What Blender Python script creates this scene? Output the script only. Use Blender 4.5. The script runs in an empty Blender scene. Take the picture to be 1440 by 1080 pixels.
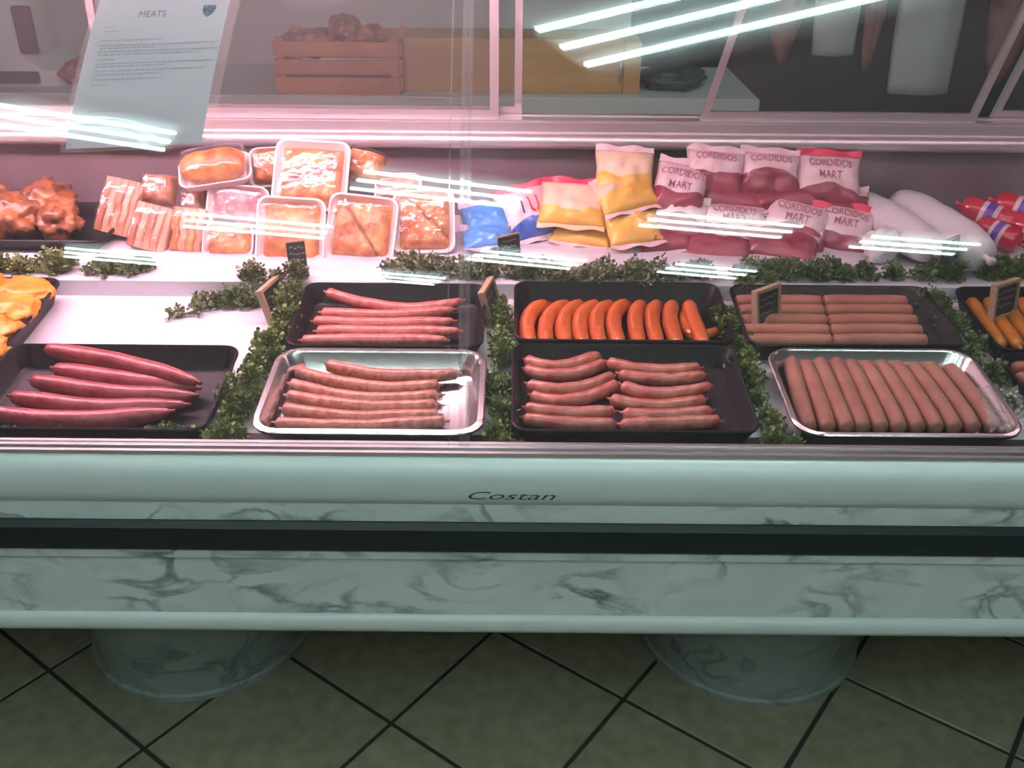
import bpy, bmesh, math, random
from mathutils import Vector, Matrix, Euler, noise
random.seed(7)
S = bpy.context.scene
COL = S.collection
PI = math.pi
# ------------------------------------------------------------------ camera
F, H, PITCH, ROLL = 1355.0, 1.49, math.radians(28.6), math.radians(0.5)
FW = Vector((0, math.cos(PITCH), -math.sin(PITCH)))
U0 = Vector((0, math.sin(PITCH), math.cos(PITCH)))
UP = U0 * math.cos(ROLL) - Vector((1, 0, 0)) * math.sin(ROLL)
RT = Vector((1, 0, 0)) * math.cos(ROLL) + U0 * math.sin(ROLL)
CAM = Vector((0, 0, H))
cd = bpy.data.cameras.new('camera'); cam = bpy.data.objects.new('camera', cd); COL.objects.link(cam)
m3 = Matrix((RT, UP, -FW)).transposed()
cam.matrix_world = Matrix.Translation(CAM) @ m3.to_4x4()
cd.sensor_width = 36; cd.lens = F / 1440 * 36; cd.clip_start = 0.02
S.camera = cam
# ------------------------------------------------------------------ world, exposure, lamp strengths
W = bpy.data.worlds.new('world'); S.world = W; W.use_nodes = True
W.node_tree.nodes['Background'].inputs[0].default_value = (0.5, 0.55, 0.55, 1)
W.node_tree.nodes['Background'].inputs[1].default_value = 0.05
CEIL_TUBE = 23.5       # fluorescent tubes on the shop ceiling
CASE_TUBE = 54.0       # pink meat lamp inside the canopy
CASE_TUBE_DIM = 4.5   # the weaker lamp over the right half
S.view_settings.view_transform = 'Standard'; S.view_settings.look = 'None'
S.view_settings.exposure = 0.0; S.view_settings.gamma = 1.0
S.view_settings.use_curve_mapping = False
S.cycles.max_bounces = 8; S.cycles.transparent_max_bounces = 24
S.cycles.caustics_reflective = False; S.cycles.caustics_refractive = False

# ------------------------------------------------------------------ materials
def mat(name, col, rough=0.5, metal=0.0, spec=0.5, col2=None, nscale=20.0, ndetail=4.0, lo=0.35, hi=0.65, bump=0.0,
        bscale=None, coat=0.0, stretch=None, sss=0.0, emit=None, rnd=0.0, distort=0.0):
    m = bpy.data.materials.new(name); m.use_nodes = True
    nt = m.node_tree; N = nt.nodes; Lk = nt.links
    b = N['Principled BSDF']
    b.inputs['Base Color'].default_value = (*col, 1); b.inputs['Roughness'].default_value = rough
    b.inputs['Metallic'].default_value = metal; b.inputs['Specular IOR Level'].default_value = spec
    b.inputs['Coat Weight'].default_value = coat; b.inputs['Coat Roughness'].default_value = 0.12
    if sss:
        b.inputs['Subsurface Weight'].default_value = sss; b.inputs['Subsurface Radius'].default_value = (0.008, 0.003, 0.002)
        b.inputs['Subsurface Scale'].default_value = 1.0
    tc = N.new('ShaderNodeTexCoord'); vec = tc.outputs['Object']
    if stretch:
        mp = N.new('ShaderNodeMapping'); mp.inputs['Scale'].default_value = stretch
        Lk.new(vec, mp.inputs['Vector']); vec = mp.outputs['Vector']
    out = None
    if col2:
        n = N.new('ShaderNodeTexNoise'); n.inputs['Scale'].default_value = nscale; n.inputs['Detail'].default_value = ndetail
        n.inputs['Distortion'].default_value = distort
        Lk.new(vec, n.inputs['Vector'])
        r = N.new('ShaderNodeValToRGB'); r.color_ramp.elements[0].position = lo; r.color_ramp.elements[1].position = hi
        r.color_ramp.elements[0].color = (*col, 1); r.color_ramp.elements[1].color = (*col2, 1)
        Lk.new(n.outputs['Fac'], r.inputs['Fac']); out = r.outputs['Color']
    if rnd:
        oi = N.new('ShaderNodeObjectInfo'); hs = N.new('ShaderNodeHueSaturation')
        mr = N.new('ShaderNodeMapRange'); mr.inputs['To Min'].default_value = 1 - rnd; mr.inputs['To Max'].default_value = 1 + rnd
        Lk.new(oi.outputs['Random'], mr.inputs['Value']); Lk.new(mr.outputs['Result'], hs.inputs['Value'])
        if out: Lk.new(out, hs.inputs['Color'])
        else: hs.inputs['Color'].default_value = (*col, 1)
        out = hs.outputs['Color']
    if out: Lk.new(out, b.inputs['Base Color'])
    if bump:
        n2 = N.new('ShaderNodeTexNoise'); n2.inputs['Scale'].default_value = bscale or nscale * 2; n2.inputs['Detail'].default_value = 3
        Lk.new(vec, n2.inputs['Vector'])
        bp = N.new('ShaderNodeBump'); bp.inputs['Strength'].default_value = bump; bp.inputs['Distance'].default_value = 0.004
        Lk.new(n2.outputs['Fac'], bp.inputs['Height']); Lk.new(bp.outputs['Normal'], b.inputs['Normal'])
    if emit:
        b.inputs['Emission Color'].default_value = (*emit[0], 1); b.inputs['Emission Strength'].default_value = emit[1]
    return m

def clear(name, r0=0.04, rough=0.02, haze=0.0, hcol=(0.8, 0.85, 0.85), tint=(1, 1, 1), bump=0.0, bscale=40.0, gain=0.96):
    """Clear sheet: transparent, Schlick reflection and a faint film of dust."""
    m = bpy.data.materials.new(name); m.use_nodes = True
    nt = m.node_tree; N = nt.nodes; Lk = nt.links
    N.remove(N['Principled BSDF']); o = N['Material Output']
    t = N.new('ShaderNodeBsdfTransparent'); t.inputs[0].default_value = (*tint, 1)
    g = N.new('ShaderNodeBsdfGlossy'); g.inputs['Roughness'].default_value = rough
    lw = N.new('ShaderNodeLayerWeight'); lw.inputs['Blend'].default_value = 0.5
    p = N.new('ShaderNodeMath'); p.operation = 'POWER'; p.inputs[1].default_value = 5
    ma = N.new('ShaderNodeMath'); ma.operation = 'MULTIPLY_ADD'; ma.inputs[1].default_value = gain; ma.inputs[2].default_value = r0
    Lk.new(lw.outputs['Facing'], p.inputs[0]); Lk.new(p.outputs[0], ma.inputs[0])
    base = t.outputs[0]
    if haze:
        d = N.new('ShaderNodeBsdfDiffuse'); d.inputs[0].default_value = (*hcol, 1)
        tl = N.new('ShaderNodeBsdfTranslucent'); tl.inputs[0].default_value = (*hcol, 1)
        m2 = N.new('ShaderNodeMixShader'); m2.inputs[0].default_value = 0.5
        Lk.new(d.outputs[0], m2.inputs[1]); Lk.new(tl.outputs[0], m2.inputs[2])
        m1 = N.new('ShaderNodeMixShader'); m1.inputs[0].default_value = haze
        Lk.new(base, m1.inputs[1]); Lk.new(m2.outputs[0], m1.inputs[2]); base = m1.outputs[0]
    mx = N.new('ShaderNodeMixShader'); Lk.new(ma.outputs[0], mx.inputs[0]); Lk.new(base, mx.inputs[1]); Lk.new(g.outputs[0], mx.inputs[2])
    if bump:
        tc = N.new('ShaderNodeTexCoord'); n2 = N.new('ShaderNodeTexNoise'); n2.inputs['Scale'].default_value = bscale
        Lk.new(tc.outputs['Object'], n2.inputs['Vector'])
        bp = N.new('ShaderNodeBump'); bp.inputs['Strength'].default_value = bump; bp.inputs['Distance'].default_value = 0.01
        Lk.new(n2.outputs['Fac'], bp.inputs['Height']); Lk.new(bp.outputs['Normal'], g.inputs['Normal']); Lk.new(bp.outputs['Normal'], lw.inputs['Normal'])
    Lk.new(mx.outputs[0], o.inputs['Surface'])
    return m

def marble(name, base, vein, rough=0.35):
    m = bpy.data.materials.new(name); m.use_nodes = True
    nt = m.node_tree; N = nt.nodes; Lk = nt.links; b = N['Principled BSDF']; b.inputs['Roughness'].default_value = rough
    tc = N.new('ShaderNodeTexCoord')
    mp = N.new('ShaderNodeMapping'); mp.inputs['Scale'].default_value = (0.55, 1, 1); mp.inputs['Rotation'].default_value = (0.3, 0.5, 0)
    Lk.new(tc.outputs['Object'], mp.inputs[0])
    n = N.new('ShaderNodeTexNoise'); n.inputs['Scale'].default_value = 13; n.inputs['Detail'].default_value = 9; n.inputs['Distortion'].default_value = 0.9
    Lk.new(mp.outputs[0], n.inputs['Vector'])
    s = N.new('ShaderNodeMath'); s.operation = 'SUBTRACT'; s.inputs[1].default_value = 0.5; Lk.new(n.outputs['Fac'], s.inputs[0])
    a = N.new('ShaderNodeMath'); a.operation = 'ABSOLUTE'; Lk.new(s.outputs[0], a.inputs[0])
    r = N.new('ShaderNodeValToRGB'); r.color_ramp.elements[0].position = 0.0; r.color_ramp.elements[1].position = 0.07
    r.color_ramp.elements[0].color = (1, 1, 1, 1); r.color_ramp.elements[1].color = (0, 0, 0, 1)
    Lk.new(a.outputs[0], r.inputs[0])
    n2 = N.new('ShaderNodeTexNoise'); n2.inputs['Scale'].default_value = 7; n2.inputs['Detail'].default_value = 5
    Lk.new(tc.outputs['Object'], n2.inputs['Vector'])
    r2 = N.new('ShaderNodeValToRGB'); r2.color_ramp.elements[0].position = 0.42; r2.color_ramp.elements[1].position = 0.64
    Lk.new(n2.outputs['Fac'], r2.inputs[0])
    mu = N.new('ShaderNodeMath'); mu.operation = 'MULTIPLY'; Lk.new(r.outputs[0], mu.inputs[0]); Lk.new(r2.outputs[0], mu.inputs[1])
    n3 = N.new('ShaderNodeTexNoise'); n3.inputs['Scale'].default_value = 14; n3.inputs['Detail'].default_value = 5
    Lk.new(tc.outputs['Object'], n3.inputs['Vector'])
    mx0 = N.new('ShaderNodeMix'); mx0.data_type = 'RGBA'; Lk.new(n3.outputs['Fac'], mx0.inputs[0])
    mx0.inputs[6].default_value = (*[c * 0.82 for c in base], 1); mx0.inputs[7].default_value = (*[min(1, c * 1.12) for c in base], 1)
    mx = N.new('ShaderNodeMix'); mx.data_type = 'RGBA'; Lk.new(mu.outputs[0], mx.inputs[0])
    Lk.new(mx0.outputs[2], mx.inputs[6]); mx.inputs[7].default_value = (*vein, 1)
    Lk.new(mx.outputs[2], b.inputs['Base Color'])
    return m

M = {}
M['rail'] = mat('white_plastic_rail', (0.72, 0.76, 0.75), 0.3, spec=0.5)
M['dark'] = mat('black_rubber', (0.012, 0.02, 0.022), 0.5)
M['shade_strip'] = mat('dark_grey_shade_strip', (0.014, 0.016, 0.018), 0.55)  # near-black colour standing in for the shadow under the tray fronts
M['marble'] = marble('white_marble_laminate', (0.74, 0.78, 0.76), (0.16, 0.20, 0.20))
M['ped_shaded'] = marble('pedestal_marble_shaded', (0.33, 0.36, 0.34), (0.17, 0.19, 0.19))  # same marble as the front, darkened to paint the shade under the counter
M['letter'] = mat('dark_print', (0.05, 0.07, 0.07), 0.5)
M['deck'] = mat('white_deck_plastic', (0.66, 0.62, 0.68), 0.4)
M['steel'] = mat('brushed_steel', (0.74, 0.72, 0.73), 0.28, 1.0, col2=(0.66, 0.64, 0.65), nscale=6, stretch=(1, 30, 30))
M['tray_steel'] = mat('stainless_tray', (0.82, 0.80, 0.80), 0.22, 1.0, col2=(0.74, 0.72, 0.72), nscale=12)
M['alu'] = mat('anodised_aluminium', (0.72, 0.66, 0.68), 0.36, 0.75)
M['wallsteel'] = mat('dull_steel_back', (0.36, 0.29, 0.32), 0.36, 0.55, col2=(0.30, 0.20, 0.24), nscale=3)
M['blacktray'] = mat('black_melamine', (0.009, 0.008, 0.011), 0.45, spec=0.22)
M['glass'] = clear('front_glass', 0.045, 0.0, haze=0.020, hcol=(0.9, 0.92, 0.92), tint=(0.985, 0.995, 0.99))
M['glass_edge'] = clear('glass_edge', 0.06, 0.05, haze=0.07, hcol=(0.85, 0.9, 0.9))
M['pane'] = clear('door_pane', 0.03, 0.0, haze=0.035, hcol=(0.75, 0.7, 0.72), tint=(0.95, 0.95, 0.95))
M['film'] = clear('cling_film', 0.075, 0.13, haze=0.03, hcol=(1, 1, 1), bump=0.35, bscale=45, gain=0.6)
M['bagfilm'] = clear('crumpled_clear_bag', 0.10, 0.12, haze=0.22, hcol=(0.9, 0.88, 0.9), bump=0.9, bscale=60, gain=0.7)
M['tile'] = mat('floor_tile', (0.33, 0.30, 0.215), 0.42, col2=(0.24, 0.22, 0.15), nscale=26, ndetail=6, bump=0.08, rnd=0.10)
M['grout'] = mat('grout', (0.035, 0.036, 0.03), 0.9)
M['wall'] = mat('white_wall', (0.62, 0.62, 0.61), 0.7)
M['shop'] = mat('shop_wall', (0.16, 0.17, 0.17), 0.8)
M['ceil'] = mat('ceiling_white', (0.58, 0.62, 0.61), 0.9)
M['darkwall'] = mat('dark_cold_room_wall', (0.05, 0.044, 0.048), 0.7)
M['tube'] = mat('fluorescent_tube', (1, 1, 1), 0.5, emit=((0.76, 1.0, 0.97), CEIL_TUBE))
M['case_tube'] = mat('pink_meat_tube', (1, 1, 1), 0.5, emit=((1.0, 0.57, 0.68), CASE_TUBE))
M['case_tube_dim'] = mat('pink_meat_tube_dim', (1, 1, 1), 0.5, emit=((1.0, 0.57, 0.68), CASE_TUBE_DIM))
M['reflector'] = mat('lamp_reflector', (0.40, 0.42, 0.42), 0.5)
M['white'] = mat('white_enamel', (0.75, 0.76, 0.76), 0.5)
M['paper'] = mat('white_paper', (0.56, 0.60, 0.66), 0.7)
_nt = M['paper'].node_tree; _tl = _nt.nodes.new('ShaderNodeBsdfTranslucent'); _tl.inputs[0].default_value = (0.6, 0.62, 0.66, 1)
_mx = _nt.nodes.new('ShaderNodeMixShader'); _mx.inputs[0].default_value = 0.13      # thin paper lets the case lamp glow through
_nt.links.new(_nt.nodes['Principled BSDF'].outputs[0], _mx.inputs[1]); _nt.links.new(_tl.outputs[0], _mx.inputs[2]); _nt.links.new(_mx.outputs[0], _nt.nodes['Material Output'].inputs['Surface'])
M['sleeve'] = clear('plastic_sleeve', 0.03, 0.05, haze=0.12, hcol=(0.85, 0.88, 0.9))
M['ink'] = mat('grey_print', (0.45, 0.46, 0.50), 0.7)
M['ink_dark'] = mat('dark_heading_print', (0.16, 0.17, 0.21), 0.7)
M['crest'] = mat('navy_crest_print', (0.10, 0.10, 0.22), 0.7, col2=(0.4, 0.4, 0.5), nscale=300)
M['wood'] = mat('pale_wood', (0.42, 0.29, 0.19), 0.6, col2=(0.34, 0.22, 0.14), nscale=12, stretch=(1, 1, 12))
M['slate'] = mat('chalkboard', (0.022, 0.024, 0.024), 0.6)
M['chalk'] = mat('chalk', (0.30, 0.30, 0.28), 0.9)
M['tan'] = mat('tan_beech_board', (0.50, 0.30, 0.11), 0.55, col2=(0.42, 0.24, 0.08), nscale=5, stretch=(1, 1, 6))
M['crate'] = mat('brown_wood', (0.56, 0.23, 0.08), 0.6, col2=(0.42, 0.15, 0.05), nscale=8)
M['bench'] = mat('grey_green_worktop', (0.50, 0.55, 0.53), 0.4)
M['cloth'] = mat('white_cotton', (0.55, 0.53, 0.53), 0.9, bump=0.15, bscale=30)
M['carcass'] = mat('dark_red_meat', (0.20, 0.045, 0.045), 0.5, col2=(0.34, 0.14, 0.12), nscale=9, distort=1)
M['greybag'] = mat('dark_grey_sack', (0.035, 0.04, 0.042), 0.5, bump=0.4, bscale=25)
M['leaf'] = mat('plastic_parsley', (0.11, 0.15, 0.045), 0.55, col2=(0.27, 0.32, 0.10), nscale=60, lo=0.4, hi=0.7)
M['leaf_pale'] = mat('plastic_parsley_pale', (0.15, 0.18, 0.08), 0.5, col2=(0.52, 0.46, 0.36), nscale=70, lo=0.48, hi=0.72)
M['leaf_dark'] = mat('plastic_parsley_dark', (0.075, 0.11, 0.045), 0.6, col2=(0.19, 0.25, 0.10), nscale=60)
M['sausage_red'] = mat('dark_red_cured_sausage', (0.20, 0.020, 0.030), 0.36, coat=0.12, col2=(0.32, 0.06, 0.07), nscale=55, bump=0.25, bscale=160, sss=0.15, rnd=0.08)
M['sausage_boer'] = mat('coarse_fresh_sausage', (0.36, 0.085, 0.06), 0.36, coat=0.15, col2=(0.55, 0.24, 0.18), nscale=95, bump=0.25, bscale=150, sss=0.2, rnd=0.07)
M['sausage_back'] = mat('smoked_red_sausage', (0.34, 0.06, 0.055), 0.36, coat=0.15, col2=(0.48, 0.16, 0.13), nscale=85, bump=0.25, bscale=150, sss=0.2, rnd=0.07)
M['sausage_orange'] = mat('orange_sausage', (0.44, 0.07, 0.014), 0.28, coat=0.5, col2=(0.56, 0.13, 0.03), nscale=45, bump=0.12, bscale=120, sss=0.2, rnd=0.07)
M['sausage_raw'] = mat('raw_pork_sausage', (0.36, 0.055, 0.048), 0.32, coat=0.25, col2=(0.52, 0.18, 0.13), nscale=60, bump=0.2, bscale=120, sss=0.2, rnd=0.09)
M['sausage_pink'] = mat('pale_pink_frank', (0.33, 0.115, 0.085), 0.48, coat=0.05, col2=(0.41, 0.17, 0.125), nscale=30, bump=0.1, bscale=120, sss=0.25, rnd=0.05)
M['sausage_peach'] = mat('peach_frank', (0.45, 0.135, 0.085), 0.45, coat=0.1, col2=(0.52, 0.20, 0.13), nscale=30, sss=0.25, rnd=0.05)
M['amber'] = mat('amber_frank', (0.44, 0.13, 0.018), 0.35, coat=0.2, col2=(0.52, 0.19, 0.03), nscale=40, rnd=0.1)
M['chicken'] = mat('yellow_marinated_chicken', (0.56, 0.17, 0.010), 0.36, coat=0.12, col2=(0.68, 0.31, 0.035), nscale=34, ndetail=6, bump=0.7, bscale=60, sss=0.2, rnd=0.06)
M['roast'] = mat('brown_roast_skin', (0.085, 0.022, 0.014), 0.36, coat=0.2, col2=(0.40, 0.14, 0.05), nscale=26, ndetail=7, bump=0.9, bscale=55, lo=0.32, hi=0.66, rnd=0.1)
M['pork'] = mat('smoked_pork_orange', (0.36, 0.075, 0.02), 0.42, coat=0.1, col2=(0.66, 0.27, 0.085), nscale=34, ndetail=7, bump=0.5, bscale=70, lo=0.34, hi=0.62, rnd=0.07)
M['ribs'] = mat('streaky_rib_strip', (0.34, 0.10, 0.055), 0.45, coat=0.1, col2=(0.58, 0.29, 0.19), nscale=40, stretch=(1, 0.3, 1), lo=0.42, hi=0.6, bump=0.3, bscale=60, rnd=0.07)
M['fat'] = mat('pale_rib_fat', (0.62, 0.36, 0.25), 0.42, col2=(0.44, 0.18, 0.11), nscale=40, stretch=(1, 0.4, 1), bump=0.4, bscale=70)
M['beef'] = mat('purple_red_meat', (0.26, 0.06, 0.085), 0.4, coat=0.2, col2=(0.52, 0.26, 0.28), nscale=40, ndetail=6, bump=0.3, bscale=60)
M['foam'] = mat('white_foam_tray', (0.86, 0.78, 0.78), 0.5)
M['bag_cream'] = mat('cream_printed_bag', (0.86, 0.62, 0.46), 0.35, col2=(0.80, 0.55, 0.36), nscale=14, bump=0.3, bscale=40)
M['bag_yellow'] = mat('yellow_bag', (0.83, 0.52, 0.10), 0.35, col2=(0.74, 0.42, 0.09), nscale=16, bump=0.3, bscale=40)
M['bag_white'] = mat('white_printed_bag', (0.84, 0.66, 0.69), 0.35, col2=(0.72, 0.46, 0.52), nscale=22, bump=0.3, bscale=40)
M['bag_maroon'] = mat('maroon_bag', (0.24, 0.030, 0.060), 0.28, col2=(0.36, 0.07, 0.11), nscale=18, bump=0.3, bscale=40)
M['bag_red'] = mat('red_seal', (0.75, 0.03, 0.10), 0.35)
M['bag_blue'] = mat('blue_bag', (0.06, 0.24, 0.62), 0.3, col2=(0.12, 0.34, 0.70), nscale=16, bump=0.3, bscale=40)
M['bag_navy'] = mat('navy_bag', (0.045, 0.10, 0.42), 0.3, col2=(0.08, 0.16, 0.5), nscale=16, bump=0.3, bscale=40)
M['print_maroon'] = mat('maroon_lettering', (0.42, 0.11, 0.18), 0.4)
M['print_navy'] = mat('navy_lettering', (0.06, 0.05, 0.30), 0.4)
M['roll'] = mat('white_plastic_roll', (0.78, 0.72, 0.75), 0.3, bump=0.9, bscale=22)
M['chub'] = mat('red_chub_casing', (0.62, 0.02, 0.06), 0.22, coat=0.5, rnd=0.1)
M['purple'] = mat('purple_band', (0.16, 0.06, 0.42), 0.3)
M['machine'] = mat('pale_machine_enamel', (0.46, 0.50, 0.48), 0.45)
M['darkpanel'] = mat('dark_machine_panel', (0.05, 0.06, 0.06), 0.4)

# ------------------------------------------------------------------ helpers
def ray(x, y): return (FW + RT * ((x - 720) / F) + UP * ((540 - y) / F)).normalized()
def hit(x, y, n, d):
    r = ray(x, y); n = Vector(n); return CAM + r * ((d - n.dot(CAM)) / n.dot(r))
TILT = math.atan(0.105)
def dz(y): return 0.69 + 0.105 * (y - 1.25)
def on_deck(x, y, h=0.0): return hit(x, y, (0, -0.105, 1), 0.69 - 0.105 * 1.25 + h)
SH = 0.775
def on_shelf(x, y, h=0.0): return hit(x, y, (0, 0, 1), SH + h)
def at_y(x, y, Y): return hit(x, y, (0, 1, 0), Y)

def tag(o, label=None, cat=None, group=None, kind=None):
    for k, v in (('label', label), ('category', cat), ('group', group), ('kind', kind)):
        if v: o[k] = v
    return o
def thing(name, label, cat, loc=(0, 0, 0), rot=None, group=None):
    o = bpy.data.objects.new(name, None); COL.objects.link(o); o.empty_display_size = 0.02
    o.location = loc
    if rot is not None:
        if isinstance(rot, Matrix): o.rotation_euler = rot.to_euler()
        else: o.rotation_euler = rot
    return tag(o, label, cat, group)
class MB:
    def __init__(s): s.v = []; s.f = []; s.mi = []
    def add(s, vs, fs, mi=0):
        n = len(s.v); s.v += [tuple(v) for v in vs]; s.f += [tuple(i + n for i in f) for f in fs]; s.mi += [mi] * len(fs); return s
    def box(s, x0, x1, y0, y1, z0, z1, mi=0):
        v = [(x0, y0, z0), (x1, y0, z0), (x1, y1, z0), (x0, y1, z0), (x0, y0, z1), (x1, y0, z1), (x1, y1, z1), (x0, y1, z1)]
        return s.add(v, [(3, 2, 1, 0), (4, 5, 6, 7), (0, 1, 5, 4), (1, 2, 6, 5), (2, 3, 7, 6), (3, 0, 4, 7)], mi)
    def prism_x(s, prof, x0, x1, mi=0):      # prof: (y,z) loop, extruded along X
        n = len(prof)
        v = [(x0, y, z) for y, z in prof] + [(x1, y, z) for y, z in prof]
        f = [(i, (i + 1) % n, n + (i + 1) % n, n + i) for i in range(n)] + [tuple(range(n - 1, -1, -1)), tuple(range(n, 2 * n))]
        return s.add(v, f, mi)
    def tube(s, pts, rad, seg=10, cap=True, mi=0):
        pts = [Vector(p) for p in pts]; n = len(pts)
        if not hasattr(rad, '__len__'): rad = [rad] * n
        rings = []; prev = None
        for i, p in enumerate(pts):
            t = (pts[min(i + 1, n - 1)] - pts[max(i - 1, 0)]).normalized()
            if prev is None:
                a = Vector((0, 0, 1)) if abs(t.z) < 0.9 else Vector((1, 0, 0)); u = t.cross(a).normalized()
            else: u = (prev - t * prev.dot(t)).normalized()
            prev = u; w = t.cross(u)
            rings.append([p + (u * math.cos(2 * PI * k / seg) + w * math.sin(2 * PI * k / seg)) * rad[i] for k in range(seg)])
        v = [q for r in rings for q in r]; f = []
        for i in range(n - 1):
            for k in range(seg):
                k2 = (k + 1) % seg; f.append((i * seg + k, i * seg + k2, (i + 1) * seg + k2, (i + 1) * seg + k))
        if cap: f += [tuple(range(seg - 1, -1, -1)), tuple((n - 1) * seg + k for k in range(seg))]
        return s.add(v, f, mi)
    def loft(s, rings, cap0=True, cap1=True, mi=0):
        n = len(rings[0]); v = [q for r in rings for q in r]; f = []
        for i in range(len(rings) - 1):
            for k in range(n):
                k2 = (k + 1) % n; f.append((i * n + k, i * n + k2, (i + 1) * n + k2, (i + 1) * n + k))
        if cap0: f.append(tuple(range(n - 1, -1, -1)))
        if cap1: f.append(tuple((len(rings) - 1) * n + k for k in range(n)))
        return s.add(v, f, mi)
    def build(s, name, mats, parent=None, loc=None, smooth=False, bevel=0.0, world=False, fix=True):
        me = bpy.data.meshes.new(name)
        off = Vector((0, 0, 0))
        if world and parent: off = Vector(parent.location)
        elif loc is not None and world is True: off = Vector(loc)
        me.from_pydata([tuple(Vector(v) - off) for v in s.v], [], s.f)
        if not isinstance(mats, (list, tuple)): mats = [mats]
        for m_ in mats: me.materials.append(m_)
        me.polygons.foreach_set('material_index', s.mi)
        if fix or bevel:
            bm = bmesh.new(); bm.from_mesh(me)
            if bevel: bmesh.ops.bevel(bm, geom=bm.edges[:], offset=bevel, segments=2, affect='EDGES', clamp_overlap=True)
            bmesh.ops.recalc_face_normals(bm, faces=bm.faces[:]); bm.to_mesh(me); bm.free()
        if smooth:
            me.polygons.foreach_set('use_smooth', [True] * len(me.polygons))
            if smooth != 'all':
                me.set_sharp_from_angle(angle=math.radians(40))
        me.update()
        o = bpy.data.objects.new(name, me); COL.objects.link(o)
        if parent: o.parent = parent
        if loc is not None: o.location = loc
        return o
def structure(name, mb, m, parent=None, **k):
    o = mb.build(name, m, parent, **k)
    if not parent: o['kind'] = 'structure'
    return o
def rrect(w, d, r, z, n=5, cx=0, cy=0):
    r = max(0.0005, min(r, w / 2 - 1e-4, d / 2 - 1e-4)); P = []
    for (sx, sy, a0) in ((1, 1, 0), (-1, 1, PI / 2), (-1, -1, PI), (1, -1, 1.5 * PI)):
        for k in range(n + 1):
            a = a0 + PI / 2 * k / n
            P.append((cx + sx * (w / 2 - r) + r * math.cos(a), cy + sy * (d / 2 - r) + r * math.sin(a), z))
    return P
def text_obj(s, size, m, parent, fn, name='lettering', sx=1.0, sy=1.0, shear=0.0, bold=0.0):
    """flat print: letters laid onto a surface by fn(x, y) -> point"""
    cu = bpy.data.curves.new(name, 'FONT'); cu.body = s; cu.size = size; cu.align_x = 'CENTER'; cu.align_y = 'CENTER'; cu.shear = shear
    cu.resolution_u = 3; cu.offset = bold; cu.fill_mode = 'FRONT'
    tmp = bpy.data.objects.new('tmp_text', cu); COL.objects.link(tmp)
    dg = bpy.context.evaluated_depsgraph_get(); me = bpy.data.meshes.new_from_object(tmp.evaluated_get(dg))
    bpy.data.objects.remove(tmp); bpy.data.curves.remove(cu)
    bm = bmesh.new(); bm.from_mesh(me)
    bmesh.ops.subdivide_edges(bm, edges=[e for e in bm.edges if e.calc_length() > size * 0.25], cuts=2)
    bmesh.ops.triangulate(bm, faces=bm.faces[:])
    for v in bm.verts: v.co = Vector(fn(v.co.x * sx, v.co.y * sy))
    bm.to_mesh(me); bm.free(); me.materials.clear(); me.materials.append(m); me.name = name
    o = bpy.data.objects.new(name, me); COL.objects.link(o); o.parent = parent
    return o
def quad3(a, b, c, n):
    a, b, c = Vector(a), Vector(b), Vector(c); ctrl = b * 2 - (a + c) / 2
    return [a * (1 - t) ** 2 + ctrl * 2 * t * (1 - t) + c * t * t for t in [i / n for i in range(n + 1)]]

# ------------------------------------------------------------------ room shell
RX, RY0, RY1, RZ = 3.6, -3.4, 4.4, 2.75
floor = structure('floor', MB().box(-RX, RX, RY0, 6.2, -0.06, -0.004), M['grout'])
ang = math.radians(53.2); e1 = Vector((math.cos(ang), math.sin(ang), 0)); e2 = Vector((math.sin(ang), -math.cos(ang), 0)); TS = 0.3305
tile_me = None
for i in range(-15, 16):
    for j in range(-15, 16):
        c = Vector((0.231, 1.408, 0)) + e1 * TS * (i + 0.5) + e2 * TS * (j + 0.5)
        if not (-2.9 < c.x < 2.9 and -1.0 < c.y < 3.1): continue
        if tile_me is None:
            t = MB().box(-TS / 2 + 0.0045, TS / 2 - 0.0045, -TS / 2 + 0.0045, TS / 2 - 0.0045, -0.004, 0.0).build('tile', M['tile'], floor)
            bm = bmesh.new(); bm.from_mesh(t.data)
            bmesh.ops.bevel(bm, geom=[e for e in bm.edges if abs(e.verts[0].co.z) < 1e-6 and abs(e.verts[1].co.z) < 1e-6], offset=0.002, segments=1, affect='EDGES')
            bm.to_mesh(t.data); bm.free(); tile_me = t.data
        else:
            t = bpy.data.objects.new('tile', tile_me); COL.objects.link(t); t.parent = floor
        t.location = c; t.rotation_euler = (0, 0, ang)
structure('ceiling', MB().box(-RX, RX, RY0, 6.2, RZ, RZ + 0.05), M['ceil'])
structure('wall_left', MB().box(-RX - 0.05, -RX, RY0, 6.2, 0, RZ), M['shop'])
structure('wall_right', MB().box(RX, RX + 0.05, RY0, 6.2, 0, RZ), M['shop'])
structure('wall_front', MB().box(-RX, RX, RY0 - 0.05, RY0, 0, RZ), M['shop'])
structure('wall_back', MB().box(-RX, 0.50, RY1, RY1 + 0.06, 0, RZ), M['wall'])
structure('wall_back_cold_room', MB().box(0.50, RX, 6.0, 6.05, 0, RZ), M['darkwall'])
structure('wall_side_cold_room', MB().box(0.44, 0.50, RY1 + 0.06, 6.0, 0, RZ).box(RX - 0.06, RX, 3.7, 6.0, 0, RZ), M['darkwall'])

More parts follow.
